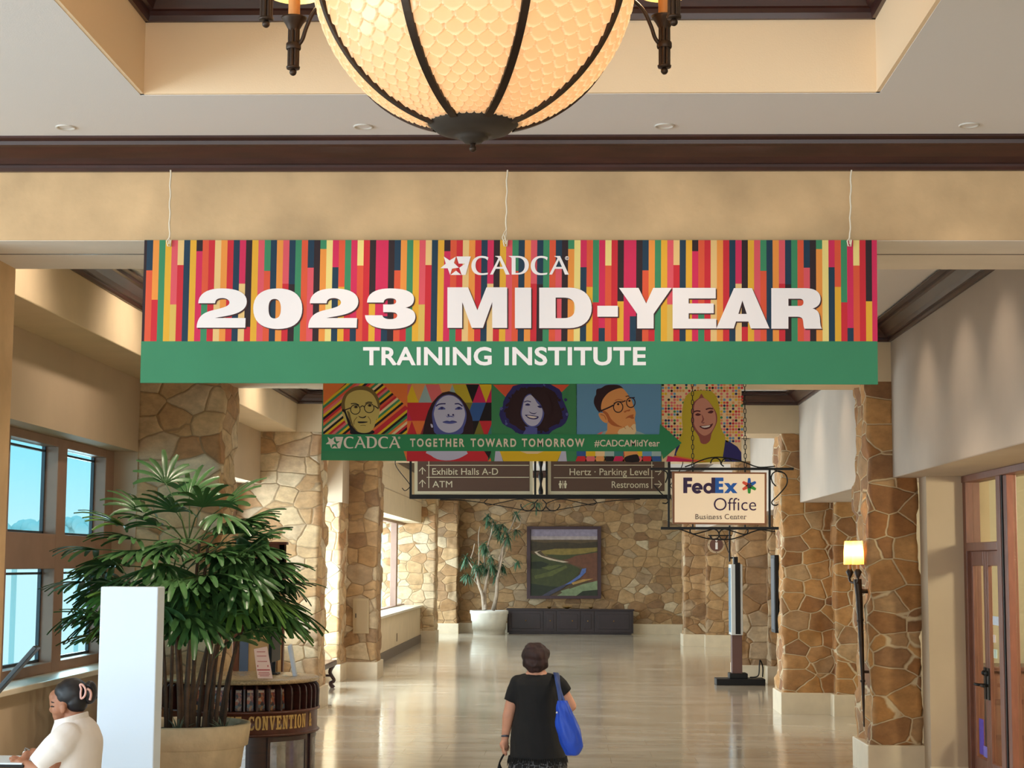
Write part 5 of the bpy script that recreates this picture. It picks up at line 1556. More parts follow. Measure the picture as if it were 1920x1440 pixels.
# access panel on the far left pillar
o = thing('access_panel', 'stone-coloured metal access door set in the far left pillar', 'panel', (P(677, 1155, 30.58).x, 30.56, 1.1))
MB().slab(rect(662.5, 1122, 692, 1187.5), at(30.6, .05), at(30.6, -.03)).build('frame', mat('panel frame', (176, 150, 112), 0.6), o, bevel=.006)
MB().slab(rect(666, 1126, 689.5, 1184), at(30.6, .062), at(30.6, .045)).build('door', mat('panel door', (168, 142, 106), 0.6), o, bevel=.004)
MB().slab(rect(667.2, 1150, 668.8, 1158), at(30.6, .072), at(30.6, .06)).build('latch', M_BLACK, o)
# power outlet under the far window
q = PX(744, 1195, -3.86)
o = MB().box(-3.86, -3.852, q.y - .06, q.y + .06, q.z - .09, q.z + .09).box(-3.854, -3.849, q.y - .025, q.y + .025, q.z - .05, q.z + .05).build('wall_outlet', mat('outlet bronze', (110, 84, 60), 0.5))
tag(o, 'small brown wall outlet on the plaster under the far left window', 'outlet')

# stickers and notices on the shop door glass, furniture inside
for k, (y0, y1, z0, z1, c, nm, lab) in enumerate(((16.60, 16.44, .39, .72, (86, 62, 176), 'door_notice', 'tall purple notice taped low on the left door leaf glass'), (16.44, 16.28, .38, .48, (120, 110, 200), 'door_notice', 'small purple and white notice beside the tall purple one'),
                                          (15.98, 15.70, 1.62, 1.70, (206, 214, 226), 'glass_sticker', 'white and blue sticker topmost on the right door leaf'), (15.98, 15.90, 1.46, 1.53, (222, 200, 190), 'glass_sticker', 'small white and red sticker in the middle of the right door leaf'),
                                          (15.98, 15.86, 1.32, 1.40, (190, 206, 190), 'glass_sticker', 'small white and green sticker lowest on the right door leaf'))):
    o = MB().box(DX + .002, DX + .0075, y1, y0, z0, z1).build(nm, mat('sticker %d' % k, c, 0.5, var=.15, vscale=20))
    tag(o, lab, 'notice' if nm == 'door_notice' else 'sticker', 'stickers on the shop door' if nm == 'glass_sticker' else None)
o = thing('service_counter', 'reddish brown wooden counter seen through the shop window glass', 'counter', (4.9, 17.5, FZ))
MB().box(4.15, 5.8, 17.3, 17.8, FZ, 1.12).build('body', M_DOORW, o, bevel=.01)
MB().box(4.10, 5.85, 17.25, 17.85, 1.12, 1.17).build('top', M_WOODM, o, bevel=.008)
for z in (.45, .80):
    MB().box(4.15, 5.8, 17.285, 17.30, z, z + .05).build('rail', M_WOODM, o)
# ------------------------------------------------------------------ lady palm in its pot
M_LEAF = mat('palm leaf', (66, 104, 58), 0.33, var=0.4, vscale=4, spec=0.6)
M_LEAF2 = mat('young palm leaf', (84, 122, 54), 0.35, var=0.2, vscale=5, spec=0.5)
M_CANE = mat('palm cane', (84, 62, 46), 0.8, var=0.3, vscale=12)
M_POT = mat('cast stone pot', (206, 186, 154), 0.8, var=0.12, vscale=7, bump=0.2, bscale=25)
M_SOIL = mat('potting soil', (50, 40, 34), 0.95, var=0.4, vscale=25, bump=0.6, bscale=40)
PXc, PYc, PZr = P(346, 1360, 14.3).x, 14.3, 0.82
pot = thing('planter', 'large tiered cast stone planter holding the lady palm', 'planter', (PXc, PYc, 0))
prof = [(0, FZ), (.37, FZ), (.385, FZ + .02), (.40, .28), (.405, .285), (.425, .29), (.445, .45), (.45, .455), (.472, .46), (.495, .63), (.50, .635), (.525, .645), (.54, .76), (.546, .81), (.54, .825), (.50, .825), (.49, .80), (.48, .72)]
MB().lathe(prof, 56, (PXc, PYc, 0)).build('body', M_POT, pot)
MB().lathe([(0, .755), (.3, .76), (.485, .745)], 32, (PXc, PYc, 0)).build('soil', M_SOIL, pot)


def leaflet(mb, base, d, up, L, w, droop, mi, rnd):
    """One pleated, blunt-tipped finger of a fan."""
    n = 6; side = d.cross(up).normalized(); p = base.copy(); dirn = d.copy(); rows = []
    for i in range(n + 1):
        t = i / n
        ww = w * (0.35 + 1.5 * t if t < .35 else (0.95 - 0.35 * max(0, t - .75) / .25)) * (1 if i < n else .75)
        nrm = side.cross(dirn).normalized()
        rows.append([p - side * ww * .5, p + nrm * (-w * .16), p + side * ww * .5])
        dirn = (dirn + Vector((0, 0, -droop * (0.3 + t) / n))).normalized()
        side = dirn.cross(nrm if nrm.length else up).normalized() * (1 if True else 1)
        p = p + dirn * (L / n)
    v = [q for r in rows for q in r]
    f = []
    for i in range(n):
        for k in range(2):
            f.append((i * 3 + k, i * 3 + k + 1, i * 3 + k + 4, i * 3 + k + 3))
    mb.add(v, f, mi, True)


def fan(mb, base, d, up, size, nl, droop, mi, rnd, spread=2.3):
    side = d.cross(up).normalized(); up2 = side.cross(d).normalized()
    for i in range(nl):
        t = (i / (nl - 1) - .5)
        a = t * spread
        dd = (d * math.cos(a) + side * math.sin(a) + up2 * (0.12 * math.cos(a * 1.3))).normalized()
        L = size * (1 - .45 * abs(t) * 1.2) * rnd.uniform(.88, 1.08)
        leaflet(mb, base, dd, up2, L, size * .118 * rnd.uniform(.85, 1.15), droop * rnd.uniform(.7, 1.3), mi, rnd)


rnd = random.Random(21)
palm = thing('lady_palm', 'big bushy lady palm with fan leaves on many thin brown canes', 'palm', (PXc, PYc, .75))
crown_mb = MB(); pet = MB()
canes = []
for i in range(22):
    a = rnd.uniform(0, 6.283); r = .36 * math.sqrt(rnd.random())
    x, y = PXc + r * math.cos(a), PYc + r * math.sin(a)
    h = rnd.uniform(.85, 1.75) * (1.0 - .22 * r / .36)
    tx_, ty_ = x + (x - PXc) * .75 + rnd.uniform(-.1, .1), y + (y - PYc) * .6 + rnd.uniform(-.08, .08)
    pts = spline([(x, y, .745), (x + (tx_ - x) * .25, y + (ty_ - y) * .25, .75 + h * .4), (tx_, ty_, .75 + h)], 4, False)
    MB().tube(pts, [.020 - .008 * k / (len(pts) - 1) for k in range(len(pts))], 7).build('cane', M_CANE, palm)
    canes.append(([Vector(p) for p in pts], h))


def frond(top, az, el, plen, size, nl, droop, mi):
    d = Vector((math.cos(az) * math.cos(el), math.sin(az) * math.cos(el), math.sin(el)))
    mid = top + d * plen * .55; end = top + d * plen + Vector((0, 0, -plen * .12))
    dd = (end - mid).normalized(); dd = (dd + Vector((0, 0, -rnd.uniform(.1, 1.1)))).normalized()
    if end.z + dd.z * size * .8 < 1.50:
        return
    s = dd.cross(Vector((0, 0, 1)))
    if s.length < .1:
        s = Vector((1, 0, 0))
    up = s.normalized().cross(dd).normalized()
    pet.tube([top, mid, end], [.006, .005, .004], 5)
    fan(crown_mb, end, dd, up, size, nl, droop, mi, rnd, 2.7)


for pts, h in canes:
    top = pts[-1]
    nf = rnd.randint(7, 9)
    for k in range(nf):
        t = k / (nf - 1)
        base = pts[-1].lerp(pts[len(pts) // 2], (1 - t) * .55)
        az = rnd.uniform(0, 6.283)
        out = Vector((base.x - PXc, base.y - PYc, 0))
        if out.length > .12:
            az = math.atan2(out.y, out.x) + rnd.uniform(-1.5, 1.5)
        frond(base, az, rnd.uniform(-.25, .55) + t * .6, rnd.uniform(.22, .48), rnd.uniform(.36, .50), rnd.randint(8, 11), rnd.uniform(.35, .95), 1 if rnd.random() < .14 else 0)
# the fans that stand clear of the crown in the photograph
for px, py, dy, az, el, sz, mi in ((310, 905, 0, 1.9, 1.0, .38, 0), (268, 960, -.1, 2.6, .7, .42, 0), (420, 950, .1, .6, .8, .44, 0), (450, 985, 0, .4, .55, .42, 0), (505, 1060, 0, .1, .15, .42, 0), (180, 1030, -.1, 3.0, .15, .44, 0),
                                   (160, 1090, -.1, 3.2, -.05, .42, 0), (175, 1150, 0, 3.4, -.3, .40, 0), (480, 1130, -.2, -.2, -.2, .42, 0), (455, 1150, -.3, -.4, -.35, .38, 0), (360, 1100, -.5, -1.6, -.2, .42, 0), (330, 1030, -.5, -1.8, .1, .42, 0), (400, 1040, -.5, -1.2, .1, .44, 0),
                                   (250, 1010, -.45, -2.2, .2, .44, 0), (330, 960, -.2, -1.9, .5, .46, 0), (380, 950, -.25, -1.2, .6, .46, 0), (300, 985, -.3, -2.3, .4, .44, 0), (430, 1000, -.25, -.8, .35, .44, 0), (355, 930, 0, 1.4, .9, .40, 0), (230, 985, -.1, 2.9, .45, .44, 1), (470, 1020, -.1, .3, .6, .44, 0), (400, 1090, -.5, -1.3, -.3, .42, 0), (300, 1080, -.55, -1.9, -.3, .42, 0), (215, 1060, -.4, -2.6, .0, .44, 0)):
    p = P(px, py, PYc + dy); c = Vector((PXc, PYc + dy * .3, min(2.3, p.z - .15)))
    pet.tube([c, c.lerp(p, .5) + Vector((0, 0, .06)), p], [.007, .006, .004], 5)
    d = (p - c).normalized(); d2 = Vector((math.cos(az) * math.cos(el), math.sin(az) * math.cos(el), math.sin(el)))
    s = d2.cross(Vector((0, 0, 1))).normalized()
    fan(crown_mb, p, d2, s.cross(d2).normalized(), sz, 9, 1.0, mi, rnd)
crown_mb.build('foliage', [M_LEAF, M_LEAF2], palm)
pet.build('leaf_stalks', mat('leaf stalk', (84, 104, 56), 0.5), palm)
M_GRASS = mat('grey grass', (96, 104, 84), 0.6, var=.3, vscale=10)
for px, lab in ((334, 'spiky grey-green underplant at the foot of the palm canes'), (420, 'spiky grey-green underplant at the right rim of the palm planter')):
    c = P(px, 1358, 14.05 if px > 400 else 13.95); c.z = .75
    m = MB()
    for k in range(34):
        a = rnd.uniform(0, 6.283); e = rnd.uniform(.35, 1.4); L = rnd.uniform(.10, .20)
        d = Vector((math.cos(a) * math.cos(e), math.sin(a) * math.cos(e), math.sin(e)))
        m.tube([c, c + d * L * .6, c + d * L + Vector((0, 0, -.03))], [.006, .005, .001], 4)
    tag(m.build('underplant', M_GRASS), lab, 'plant', 'small plants at the foot of the palm')

# ------------------------------------------------------------------ far tree in a pot
YV = 50.0
vx = P(917, 1180, YV).x
pot = thing('planter', 'pale tiered stone planter beside the black credenza at the corridor end', 'planter', (vx, YV, 0))
k = .545
MB().lathe([(0, FZ), (.46, FZ), (.47, .28), (.49, .25), (.50, .49), (.52, .50), (.54, .70), (.56, .72), (.56, .8), (.50, .8), (.49, .72)], 32, (vx, YV, 0)).build('body', mat('pale pot', (222, 216, 204), 0.8, var=.08, vscale=6), pot)
MB().lathe([(0, .745), (.495, .74)], 24, (vx, YV, 0)).build('soil', M_SOIL, pot)
tree = thing('dracaena', 'branching indoor tree with tufted leaves in the far stone planter', 'tree', (vx, YV, .74))
ZA = lambda x, y, dy=0.0: P(780 + x / 3.84, 900 + y / 3.84, YV + dy)
tr = MB()
for pts, r in (([(490, 935), (480, 830), (455, 760), (440, 690), (420, 620)], .06), ([(500, 935), (495, 830), (510, 720), (530, 640), (545, 560)], .055), ([(555, 935), (580, 830), (585, 720), (600, 620), (625, 480)], .065),
               ([(455, 760), (448, 650), (455, 560), (450, 400), (462, 335)], .022), ([(545, 600), (520, 480), (545, 380), (555, 290)], .035), ([(590, 700), (620, 560), (640, 440), (690, 330), (720, 250)], .035),
               ([(600, 620), (640, 500), (665, 400)], .03), ([(440, 690), (400, 620), (370, 570)], .03), ([(480, 800), (420, 720), (375, 690)], .028), ([(510, 720), (490, 560), (495, 470)], .03), ([(700, 360), (745, 330), (760, 265)], .018),
               ([(395, 560), (410, 520), (422, 458)], .022), ([(600, 620), (600, 570), (605, 540)], .025), ([(620, 560), (680, 620), (725, 590)], .02)):
    s = spline([tuple(ZA(x, y, .15 * math.sin(i * 1.3 + x))) for i, (x, y) in enumerate(pts)], 4, False)
    s = [(q[0], q[1], max(q[2], .74)) for q in s]
    tr.tube(s, [r * (1 - .5 * i / (len(s) - 1)) for i in range(len(s))], 7)
tr.build('trunk', mat('grey bark', (170, 150, 130), 0.85, var=.2, vscale=9), tree)
fo_ = MB(); r2 = random.Random(9)
for x, y, s in ((360, 560, 1), (345, 590, .8), (375, 690, .9), (350, 700, .7), (420, 620, 1), (450, 640, 1), (490, 470, 1), (500, 500, .8), (540, 560, .9), (545, 620, 1), (480, 620, 1), (510, 650, .9), (585, 690, .9), (610, 610, .8), (570, 330, 1.1), (590, 360, .9), (515, 270, .9), (640, 380, 1.2), (660, 420, 1), (620, 330, .8), (720, 255, .9), (720, 370, .8), (730, 600, .8), (600, 400, .8), (560, 640, .8), (630, 640, .7), (520, 310, .6)):
    c = ZA(x, y - 12, r2.uniform(-.2, .2))
    for k in range(26):
        a = r2.uniform(0, 6.283); e = r2.uniform(-1.2, .9); L = r2.uniform(.22, .38) * s
        d = Vector((math.cos(a) * math.cos(e), math.sin(a) * math.cos(e), math.sin(e)))
        sd = d.cross(Vector((0, 0, 1))).normalized() * .022
        p1 = c + d * L * .5 + Vector((0, 0, -.03)); p2 = c + d * L + Vector((0, 0, -.14 * s))
        fo_.add([c - sd * .5, c + sd * .5, p1 + sd, p1 - sd, p2], [(0, 1, 2, 3), (3, 2, 4)])
fo_.build('foliage', mat('dracaena leaf', (70, 104, 76), 0.5, var=.3, vscale=4), tree)
# hanging sprig above the painting belongs to the same tree's tallest shoot
sp_ = MB(); top = ZA(870, 165)
sp_.tube(spline([tuple(ZA(720, 250)), tuple(ZA(780, 190)), tuple(ZA(840, 160)), tuple(top)], 5, False), .014, 6)
for k in range(22):
    a = r2.uniform(0, 6.283); e = r2.uniform(-1.4, .3)
    d = Vector((math.cos(a) * math.cos(e), math.sin(a) * math.cos(e), math.sin(e))); sd = d.cross(Vector((0, 0, 1))).normalized() * .02
    c = top; p1 = c + d * .16; p2 = c + d * .28 + Vector((0, 0, -.14))
    sp_.add([c - sd * .5, c + sd * .5, p1 + sd, p1 - sd, p2], [(0, 1, 2, 3), (3, 2, 4)])
sp_.build('tall_shoot', mat('dracaena leaf', (70, 104, 76), 0.5, var=.3, vscale=4), tree)

# hazy trees outside the left windows
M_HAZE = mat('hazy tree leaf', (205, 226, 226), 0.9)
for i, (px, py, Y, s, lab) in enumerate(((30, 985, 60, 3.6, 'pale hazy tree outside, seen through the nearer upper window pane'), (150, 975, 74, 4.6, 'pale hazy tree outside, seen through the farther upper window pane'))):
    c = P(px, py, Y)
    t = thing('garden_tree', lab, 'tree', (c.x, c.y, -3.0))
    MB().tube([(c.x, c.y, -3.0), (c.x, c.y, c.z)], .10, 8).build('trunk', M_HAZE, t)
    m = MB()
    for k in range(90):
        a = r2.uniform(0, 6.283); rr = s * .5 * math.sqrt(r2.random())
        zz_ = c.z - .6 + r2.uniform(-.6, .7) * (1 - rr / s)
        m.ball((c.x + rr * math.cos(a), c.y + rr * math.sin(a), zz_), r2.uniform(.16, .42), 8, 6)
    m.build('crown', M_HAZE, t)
# ------------------------------------------------------------------ people
M_SKIN = mat('fair skin', (206, 150, 124), 0.55, var=.08, vscale=14, spec=.4)
M_SKIN2 = mat('tan skin', (166, 112, 84), 0.55, var=.08, vscale=14, spec=.4)
M_BLK = mat('black jersey', (8, 8, 12), 0.85, var=.2, vscale=20)
M_HAIRB = mat('brown hair', (48, 26, 24), 0.7, var=.45, vscale=30, stretch=(1, 1, .25))
M_HAIRK = mat('black hair', (20, 18, 22), 0.5, var=.5, vscale=40, stretch=(.3, 1, 1))
M_BLUE = mat('blue nylon', (24, 72, 190), 0.5, var=.10, vscale=9)
M_SHIRT = mat('white polo', (232, 222, 214), 0.8, var=.03, vscale=10)
M_TROU = mat('dark trousers', (40, 40, 46), 0.8)


def fingers(mb, specs, r=.0085):
    """Each finger: knuckle, middle joint, tip; tapering, bent, apart from the next."""
    for pts in specs:
        a, b_, c, d = [Vector(p) for p in pts]
        mb.capsule(a, b_, r * 1.08, r, 10).capsule(b_, c, r, r * .92, 10).capsule(c, d, r * .92, r * .75, 10)


# --- woman seen from behind, walking away
Y1 = 11.85
H = lambda px, py, dy=0.0: P(px, py, Y1) + Vector((0, dy, 0))
w1 = thing('person', 'woman seen from behind in black top and skirt, short brown hair, blue bag on shoulder', 'person', (H(1005, 1440).x, Y1, 0))
mb = MB()
mb.ball(H(1004, 1236, .01), (.076, .095, .112), 18, 14).ball(H(1004, 1249, .075), (.052, .045, .055), 14, 10).ball(H(1004, 1256, .075), (.036, .035, .03), 12, 8)
mb.capsule(H(1004, 1243, .105), H(1004, 1247, .122), .010, .014)
mb.ball(H(983, 1240, .015), (.010, .02, .03), 10, 8).ball(H(1025, 1240, .015), (.010, .02, .03), 10, 8)
mb.capsule(H(1005, 1252, .0), H(1006, 1274, -.01), .056, .066)
mb.ball(H(1007, 1305, 0), (.145, .11, .16)).ball(H(1007, 1355, 0), (.14, .12, .16)).ball(H(1007, 1400, 0), (.155, .14, .15))
mb.capsule(H(1006, 1275, 0), H(1006, 1330, 0), .09, .12)
for s, sh_, el_, wr in ((-1, (968, 1283, 0), (953, 1343, -.01), (947, 1384, .02)), (1, (1046, 1282, 0), (1070, 1324, .02), (1052, 1345, .24))):
    a, b_, c = H(*sh_), H(*el_), H(*wr)
    mb.capsule(H(1006 + s * 22, 1282, 0), a, .05, .047).capsule(a, b_, .046, .040).capsule(b_, c, .040, .026)
# left hand closed on the bag handles
k = lambda x, y, d: H(x, y, d)
mb.capsule(k(946.5, 1386, .02), k(945.5, 1399, .03), .024, .031)
mb.capsule(k(943.5, 1396, .01), k(944.5, 1401, .035), .026, .026)
fingers(mb, [(k(941.5, 1402, .06), k(942, 1411, .072), k(946.5, 1415, .06), k(948.5, 1410, .045)), (k(942.5, 1403, .038), k(943.2, 1413, .045), k(948, 1417, .038), k(949.5, 1411, .03)),
             (k(943.5, 1403, .014), k(944.3, 1413, .018), k(949, 1416, .014), k(950, 1410.5, .012)), (k(944.5, 1402, -.008), k(945.3, 1410, -.008), k(949, 1412.5, -.006), k(950, 1408, -.002))])
mb.capsule(k(948, 1393, .045), k(952, 1402, .062), .012, .0105).capsule(k(952, 1402, .062), k(950.5, 1409, .068), .0105, .008)
# right hand in front of the waist
q0 = H(1052, 1345, .24); dv = Vector((-.09, .05, .01)).normalized()
mb.capsule(q0, q0 + dv * .07, .024, .03)
for i in range(4):
    b0 = q0 + dv * .085 + Vector((0, 0, .026 - .018 * i))
    L = (.03, .034, .032, .025)[i]
    fingers(mb, [(b0, b0 + dv * L, b0 + dv * L * 1.6 + Vector((0, -.014, -.006)), b0 + dv * L * 1.8 + Vector((0, -.034, -.01)))])
mb.capsule(q0 + dv * .03 + Vector((0, 0, .026)), q0 + dv * .075 + Vector((0, -.01, .05)), .012, .008)
for s, f in ((-1, .10), (1, -.10)):
    hp = Vector((H(1006, 1400).x + s * .085, Y1, .84)); kn = Vector((H(1006, 1400).x + s * .08, Y1 + f * .7, .52)); an = Vector((H(1006, 1400).x + s * .075, Y1 + f, FZ + .09))
    mb.capsule(hp, kn, .095, .060).capsule(kn, an, .058, .036)
    mb.capsule(an + Vector((0, -.02, -.045)), an + Vector((s * .01, .14, -.055)), .032, .030)
body = mb.build('body', M_SKIN, w1, remesh=.0062, smooth_it=3)


def rows(rs, dyc, n=28, noise_amp=0.0, seed=0):
    out = []
    for (py, x0, x1, ry) in rs:
        c = H((x0 + x1) / 2, py, dyc); rx = (H(x1, py).x - H(x0, py).x) / 2
        rg = []
        for k in range(n):
            a = 2 * math.pi * k / n
            p = c + Vector((rx * math.cos(a), ry * math.sin(a), 0))
            if noise_amp:
                d = noise.noise(Vector((math.cos(a) * 3, math.sin(a) * 3, py * .12 + seed))) + .6 * noise.noise(Vector((math.cos(a) * 9, math.sin(a) * 9, py * .35 + seed)))
                p += Vector((math.cos(a), math.sin(a), 0)) * d * noise_amp
            rg.append(p)
        out.append(rg)
    return out


tm = MB()
tm.loft(rows([(1263.5, 984, 1028, .075), (1267, 974, 1037, .10), (1273, 966, 1046, .12), (1283, 963, 1050, .14), (1300, 965, 1050, .155), (1330, 965, 1048, .165), (1350, 961, 1049, .17), (1370, 958, 1053, .18), (1390, 956, 1057, .19), (1412, 955, 1060, .195), (1422, 955, 1061, .195)], 0, noise_amp=.006))
tm.ball(H(968, 1303), (.030, .06, .06)); tm.capsule(H(985, 1279), H(1028, 1278), .062, .062).ball(H(972, 1282), .062).ball(H(1043, 1281), .062).tube([H(974, 1281), H(966, 1296, -.003), H(957.5, 1316, -.006)], [.063, .060, .050], 18).tube([H(1041, 1280), H(1051, 1288, 0), H(1062, 1300.5, .0)], [.063, .060, .050], 18)
tm.build('black_top', M_BLK, w1, remesh=.010, smooth_it=3)
# fringe along the hem of the top
fr_ = MB(); r3 = random.Random(4)
for i in range(90):
    a = 2 * math.pi * i / 90
    c = H(1008, 1421); rx = .196; p = Vector((c.x + rx * math.cos(a) * 1.0, Y1 + .197 * math.sin(a), c.z + .012))
    L = r3.uniform(.03, .075)
    fr_.tube([p, p + Vector((.012 * math.cos(a), .012 * math.sin(a), -L))], [.005, .001], 4)
fr_.build('hem_fringe', M_BLK, w1)
m, nt_, b_ = nodes('lace skirt')
t_ = nt_.nodes.new('ShaderNodeTexCoord'); vv = nt_.nodes.new('ShaderNodeTexVoronoi'); vv.feature = 'DISTANCE_TO_EDGE'; vv.inputs['Scale'].default_value = 26
nt_.links.new(t_.outputs['Object'], vv.inputs['Vector'])
rr_ = nt_.nodes.new('ShaderNodeValToRGB'); rr_.color_ramp.elements[0].position = .05; rr_.color_ramp.elements[0].color = lin(96, 98, 104); rr_.color_ramp.elements[1].position = .09; rr_.color_ramp.elements[1].color = lin(20, 19, 24)
nt_.links.new(vv.outputs['Distance'], rr_.inputs[0]); nt_.links.new(rr_.outputs[0], b_.inputs['Base Color']); b_.inputs['Roughness'].default_value = .8
sk = MB(); R_ = []
for z, rx, ry in ((.86, .175, .165), (.80, .19, .185), (.72, .205, .20), (.6, .225, .22), (.48, .245, .24), (.44, .25, .245), (.435, .24, .235)):
    c = H(1008, 1430); n = 40
    R_.append([Vector((c.x + (rx + .008 * math.sin(a * 9)) * math.cos(a), Y1 + (ry + .008 * math.sin(a * 9)) * math.sin(a), z)) for a in [2 * math.pi * k / n for k in range(n)]])
sk.loft(R_).build('patterned_skirt', m, w1)
hm = MB()
hm.ball(H(1004.5, 1228, -.005), (.096, .108, .083), 40, 26).ball(H(1004.5, 1241, -.022), (.088, .088, .068), 36, 20).ball(H(1005, 1250, -.035), (.060, .062, .045), 30, 16)
hm.ball(H(1000, 1214, -.02), (.060, .075, .034), 24, 14)
for i in range(len(hm.v)):
    p = Vector(hm.v[i]); hm.v[i] = tuple(p + noise.noise_vector(p * 22) * .010 + noise.noise_vector(Vector((p.x * 70, p.y * 70, p.z * 22))) * .007)
hm.build('hair', M_HAIRB, w1, remesh=.006, smooth_it=1)
MB().tube([k(941 + 6 * (1 - math.cos(a)), 1380.5 + 1.2 * math.sin(a), .015 + .034 * math.sin(a)) for a in [2 * math.pi * i / 16 for i in range(16)]], .0075, 6, closed=True).build('wrist_band', mat('slate band', (66, 76, 92), 0.5), w1)
for s, f in ((-1, .10), (1, -.10)):
    an = Vector((H(1006, 1400).x + s * .075, Y1 + f, FZ + .045))
    MB().loft([[an + Vector((s * .01 * (t > 0) + rx * math.cos(a), t, zc_ + rz * math.sin(a))) for a in [2 * math.pi * i / 14 for i in range(14)]] for t, rx, rz, zc_ in ((-.075, .02, .02, -.02), (-.06, .036, .04, -.003), (0, .042, .045, 0), (.08, .048, .036, -.009), (.14, .044, .028, -.017), (.175, .02, .014, -.03))]).build('shoe', M_BLK, w1)
# blue tote
bg_ = thing('tote_bag', 'bright blue nylon tote bag hanging from the right shoulder of the woman in black', 'bag', tuple(H(1066, 1411, -.2)))
tb = MB()
tb.loft(rows([(1308.5, 1046, 1064, .012), (1311, 1045.5, 1065, .018), (1322, 1044, 1070, .030), (1332, 1043.5, 1074, .036), (1340, 1043, 1078, .050), (1355, 1043.2, 1085, .062), (1370, 1044.5, 1090, .070), (1383, 1048, 1092.2, .072), (1392, 1052, 1091.5, .066), (1400, 1057.5, 1089, .056), (1407, 1062, 1086, .044), (1409, 1064, 1082, .03)], -.235, n=30, noise_amp=.02, seed=5))
tb.build('body', M_BLUE, bg_, subsurf=1)
for off, xs in ((0, ((1040, 1262, .02), (1042, 1264, -.08), (1044.5, 1275, -.165), (1048, 1292, -.195), (1051, 1311, -.235))), (1, ((1044, 1263, .06), (1046, 1266, -.06), (1047, 1276, -.15), (1050, 1292, -.185), (1058, 1312, -.225)))):
    MB().tube(spline([tuple(H(*p)) for p in xs], 6, False), .0125, 8, flat=.3).build('strap', mat('blue strap webbing', (42, 68, 128), 0.6), bg_)
MB().tube([H(1045, 1328, -.275), H(1044, 1331, -.275)], .006, 6).build('snap', mat('white snap', (220, 222, 226), .4), bg_)
# black handbag held in the left hand
hb = thing('handbag', 'black bag held low by its handles in the left hand of the woman', 'bag', tuple(H(953, 1500, .0)))
B_ = []
for z, hx, hy in ((.735, .025, .13), (.70, .036, .16), (.6, .044, .18), (.5, .046, .185), (.44, .04, .17), (.43, .025, .14)):
    c = H(937, 1450, .03); n = 20
    B_.append([Vector((c.x + hx * math.copysign(abs(math.cos(a)) ** .6, math.cos(a)), c.y + hy * math.copysign(abs(math.sin(a)) ** .6, math.sin(a)), z)) for a in [2 * math.pi * i / n for i in range(n)]])
MB().loft(B_).build('body', M_BLK, hb)
for dy in (-.0, .035):
    e0 = H(939, 1450, .03)
    MB().tube(spline([(e0.x - .02 + dy, e0.y - .10, .72), (e0.x - .012, e0.y - .05, .79), tuple(H(947, 1411.5, .03)), (e0.x - .012, e0.y + .05, .79), (e0.x - .02 + dy, e0.y + .10, .72)], 5, False), .0055, 6).build('handle', M_BLK, hb)

# --- woman in white polo, head bent, seen from her left side
Y2 = 9.1
G = lambda zx, zy, dy=0.0: P(zx / 6, 1200 + zy / 6, Y2) + Vector((0, dy, 0))
w2 = thing('person', 'woman in white polo shirt with black hair clipped up, looking down at her hands', 'person', (G(850, 1440).x, Y2, 0))
R20 = Matrix.Rotation(math.radians(-22), 3, 'Y')          # head bent forward (towards -X)
mb = MB()
mb.ball(G(790, 625), (.088, .074, .086), 20, 14, T=R20)
mb.ball(G(690, 730), (.058, .060, .082), 18, 14, T=R20).ball(G(680, 820), (.042, .048, .055), 14, 10)
mb.ball(G(632, 640), (.036, .052, .040), 14, 10)                                   # brow and forehead
mb.capsule(G(606, 712), G(585, 782), .011, .0155).ball(G(598, 796), (.017, .020, .012), 10, 8)     # nose
mb.ball(G(624, 842), (.014, .024, .010), 10, 8).ball(G(635, 866), (.0145, .022, .0105), 10, 8)       # lips
mb.ball(G(658, 900), (.024, .028, .021), 12, 8)                                     # chin
mb.ball(G(672, 775, -.036), (.034, .022, .034), 12, 10).ball(G(672, 775, .036), (.034, .022, .034), 12, 10)
for s in (-1, 1):
    mb.ball(G(752, 755, s * .070), (.017, .011, .030), 12, 10).ball(G(744, 800, s * .066), (.010, .008, .012), 8, 6)
mb.capsule(G(805, 760), G(860, 930), .052, .054)
mb.ball(G(850, 1180), (.105, .145, .17)).ball(G(845, 1420), (.11, .15, .2))
for s in (-1, 1):
    hp = Vector((G(850, 1440).x + .01, Y2 + s * .085, .86)); kn = Vector((hp.x - .01, hp.y, .46)); an = Vector((hp.x + .02, hp.y, FZ + .09))
    mb.capsule(hp, kn, .09, .06).capsule(kn, an, .057, .037).capsule(an + Vector((.03, 0, -.045)), an + Vector((-.13, 0, -.055)), .032, .03)
# near (left) arm: palm up; far (right) arm: hand above it with a small white tube
mb.capsule(G(850, 1060, -.15), G(820, 1110, -.19), .07, .066)
mb.capsule(G(820, 1110, -.19), G(650, 1450, -.21), .06, .045).capsule(G(650, 1450, -.21), G(355, 1385, -.10), .043, .028)
mb.capsule(G(850, 1060, .15), G(820, 1110, .19), .07, .066)
mb.capsule(G(820, 1110, .19), G(640, 1420, .17), .06, .044).capsule(G(640, 1420, .17), G(440, 1285, .0), .042, .027)
pm_ = G(300, 1352, -.07)
mb.capsule(G(350, 1382, -.09), pm_, .026, .030).capsule(G(335, 1375, -.105), G(275, 1350, -.095), .02, .02).capsule(G(335, 1370, -.06), G(275, 1338, -.04), .02, .02)
fingers(mb, [(G(268, 1340, -.035), G(225, 1318, -.030), G(185, 1305, -.032), G(158, 1306, -.034)), (G(262, 1346, -.056), G(215, 1326, -.056), G(175, 1312, -.056), G(150, 1312, -.056)),
             (G(262, 1352, -.077), G(220, 1336, -.08), G(185, 1330, -.08), G(165, 1322, -.08)), (G(268, 1360, -.097), G(235, 1354, -.102), G(208, 1350, -.102), G(192, 1342, -.1))])
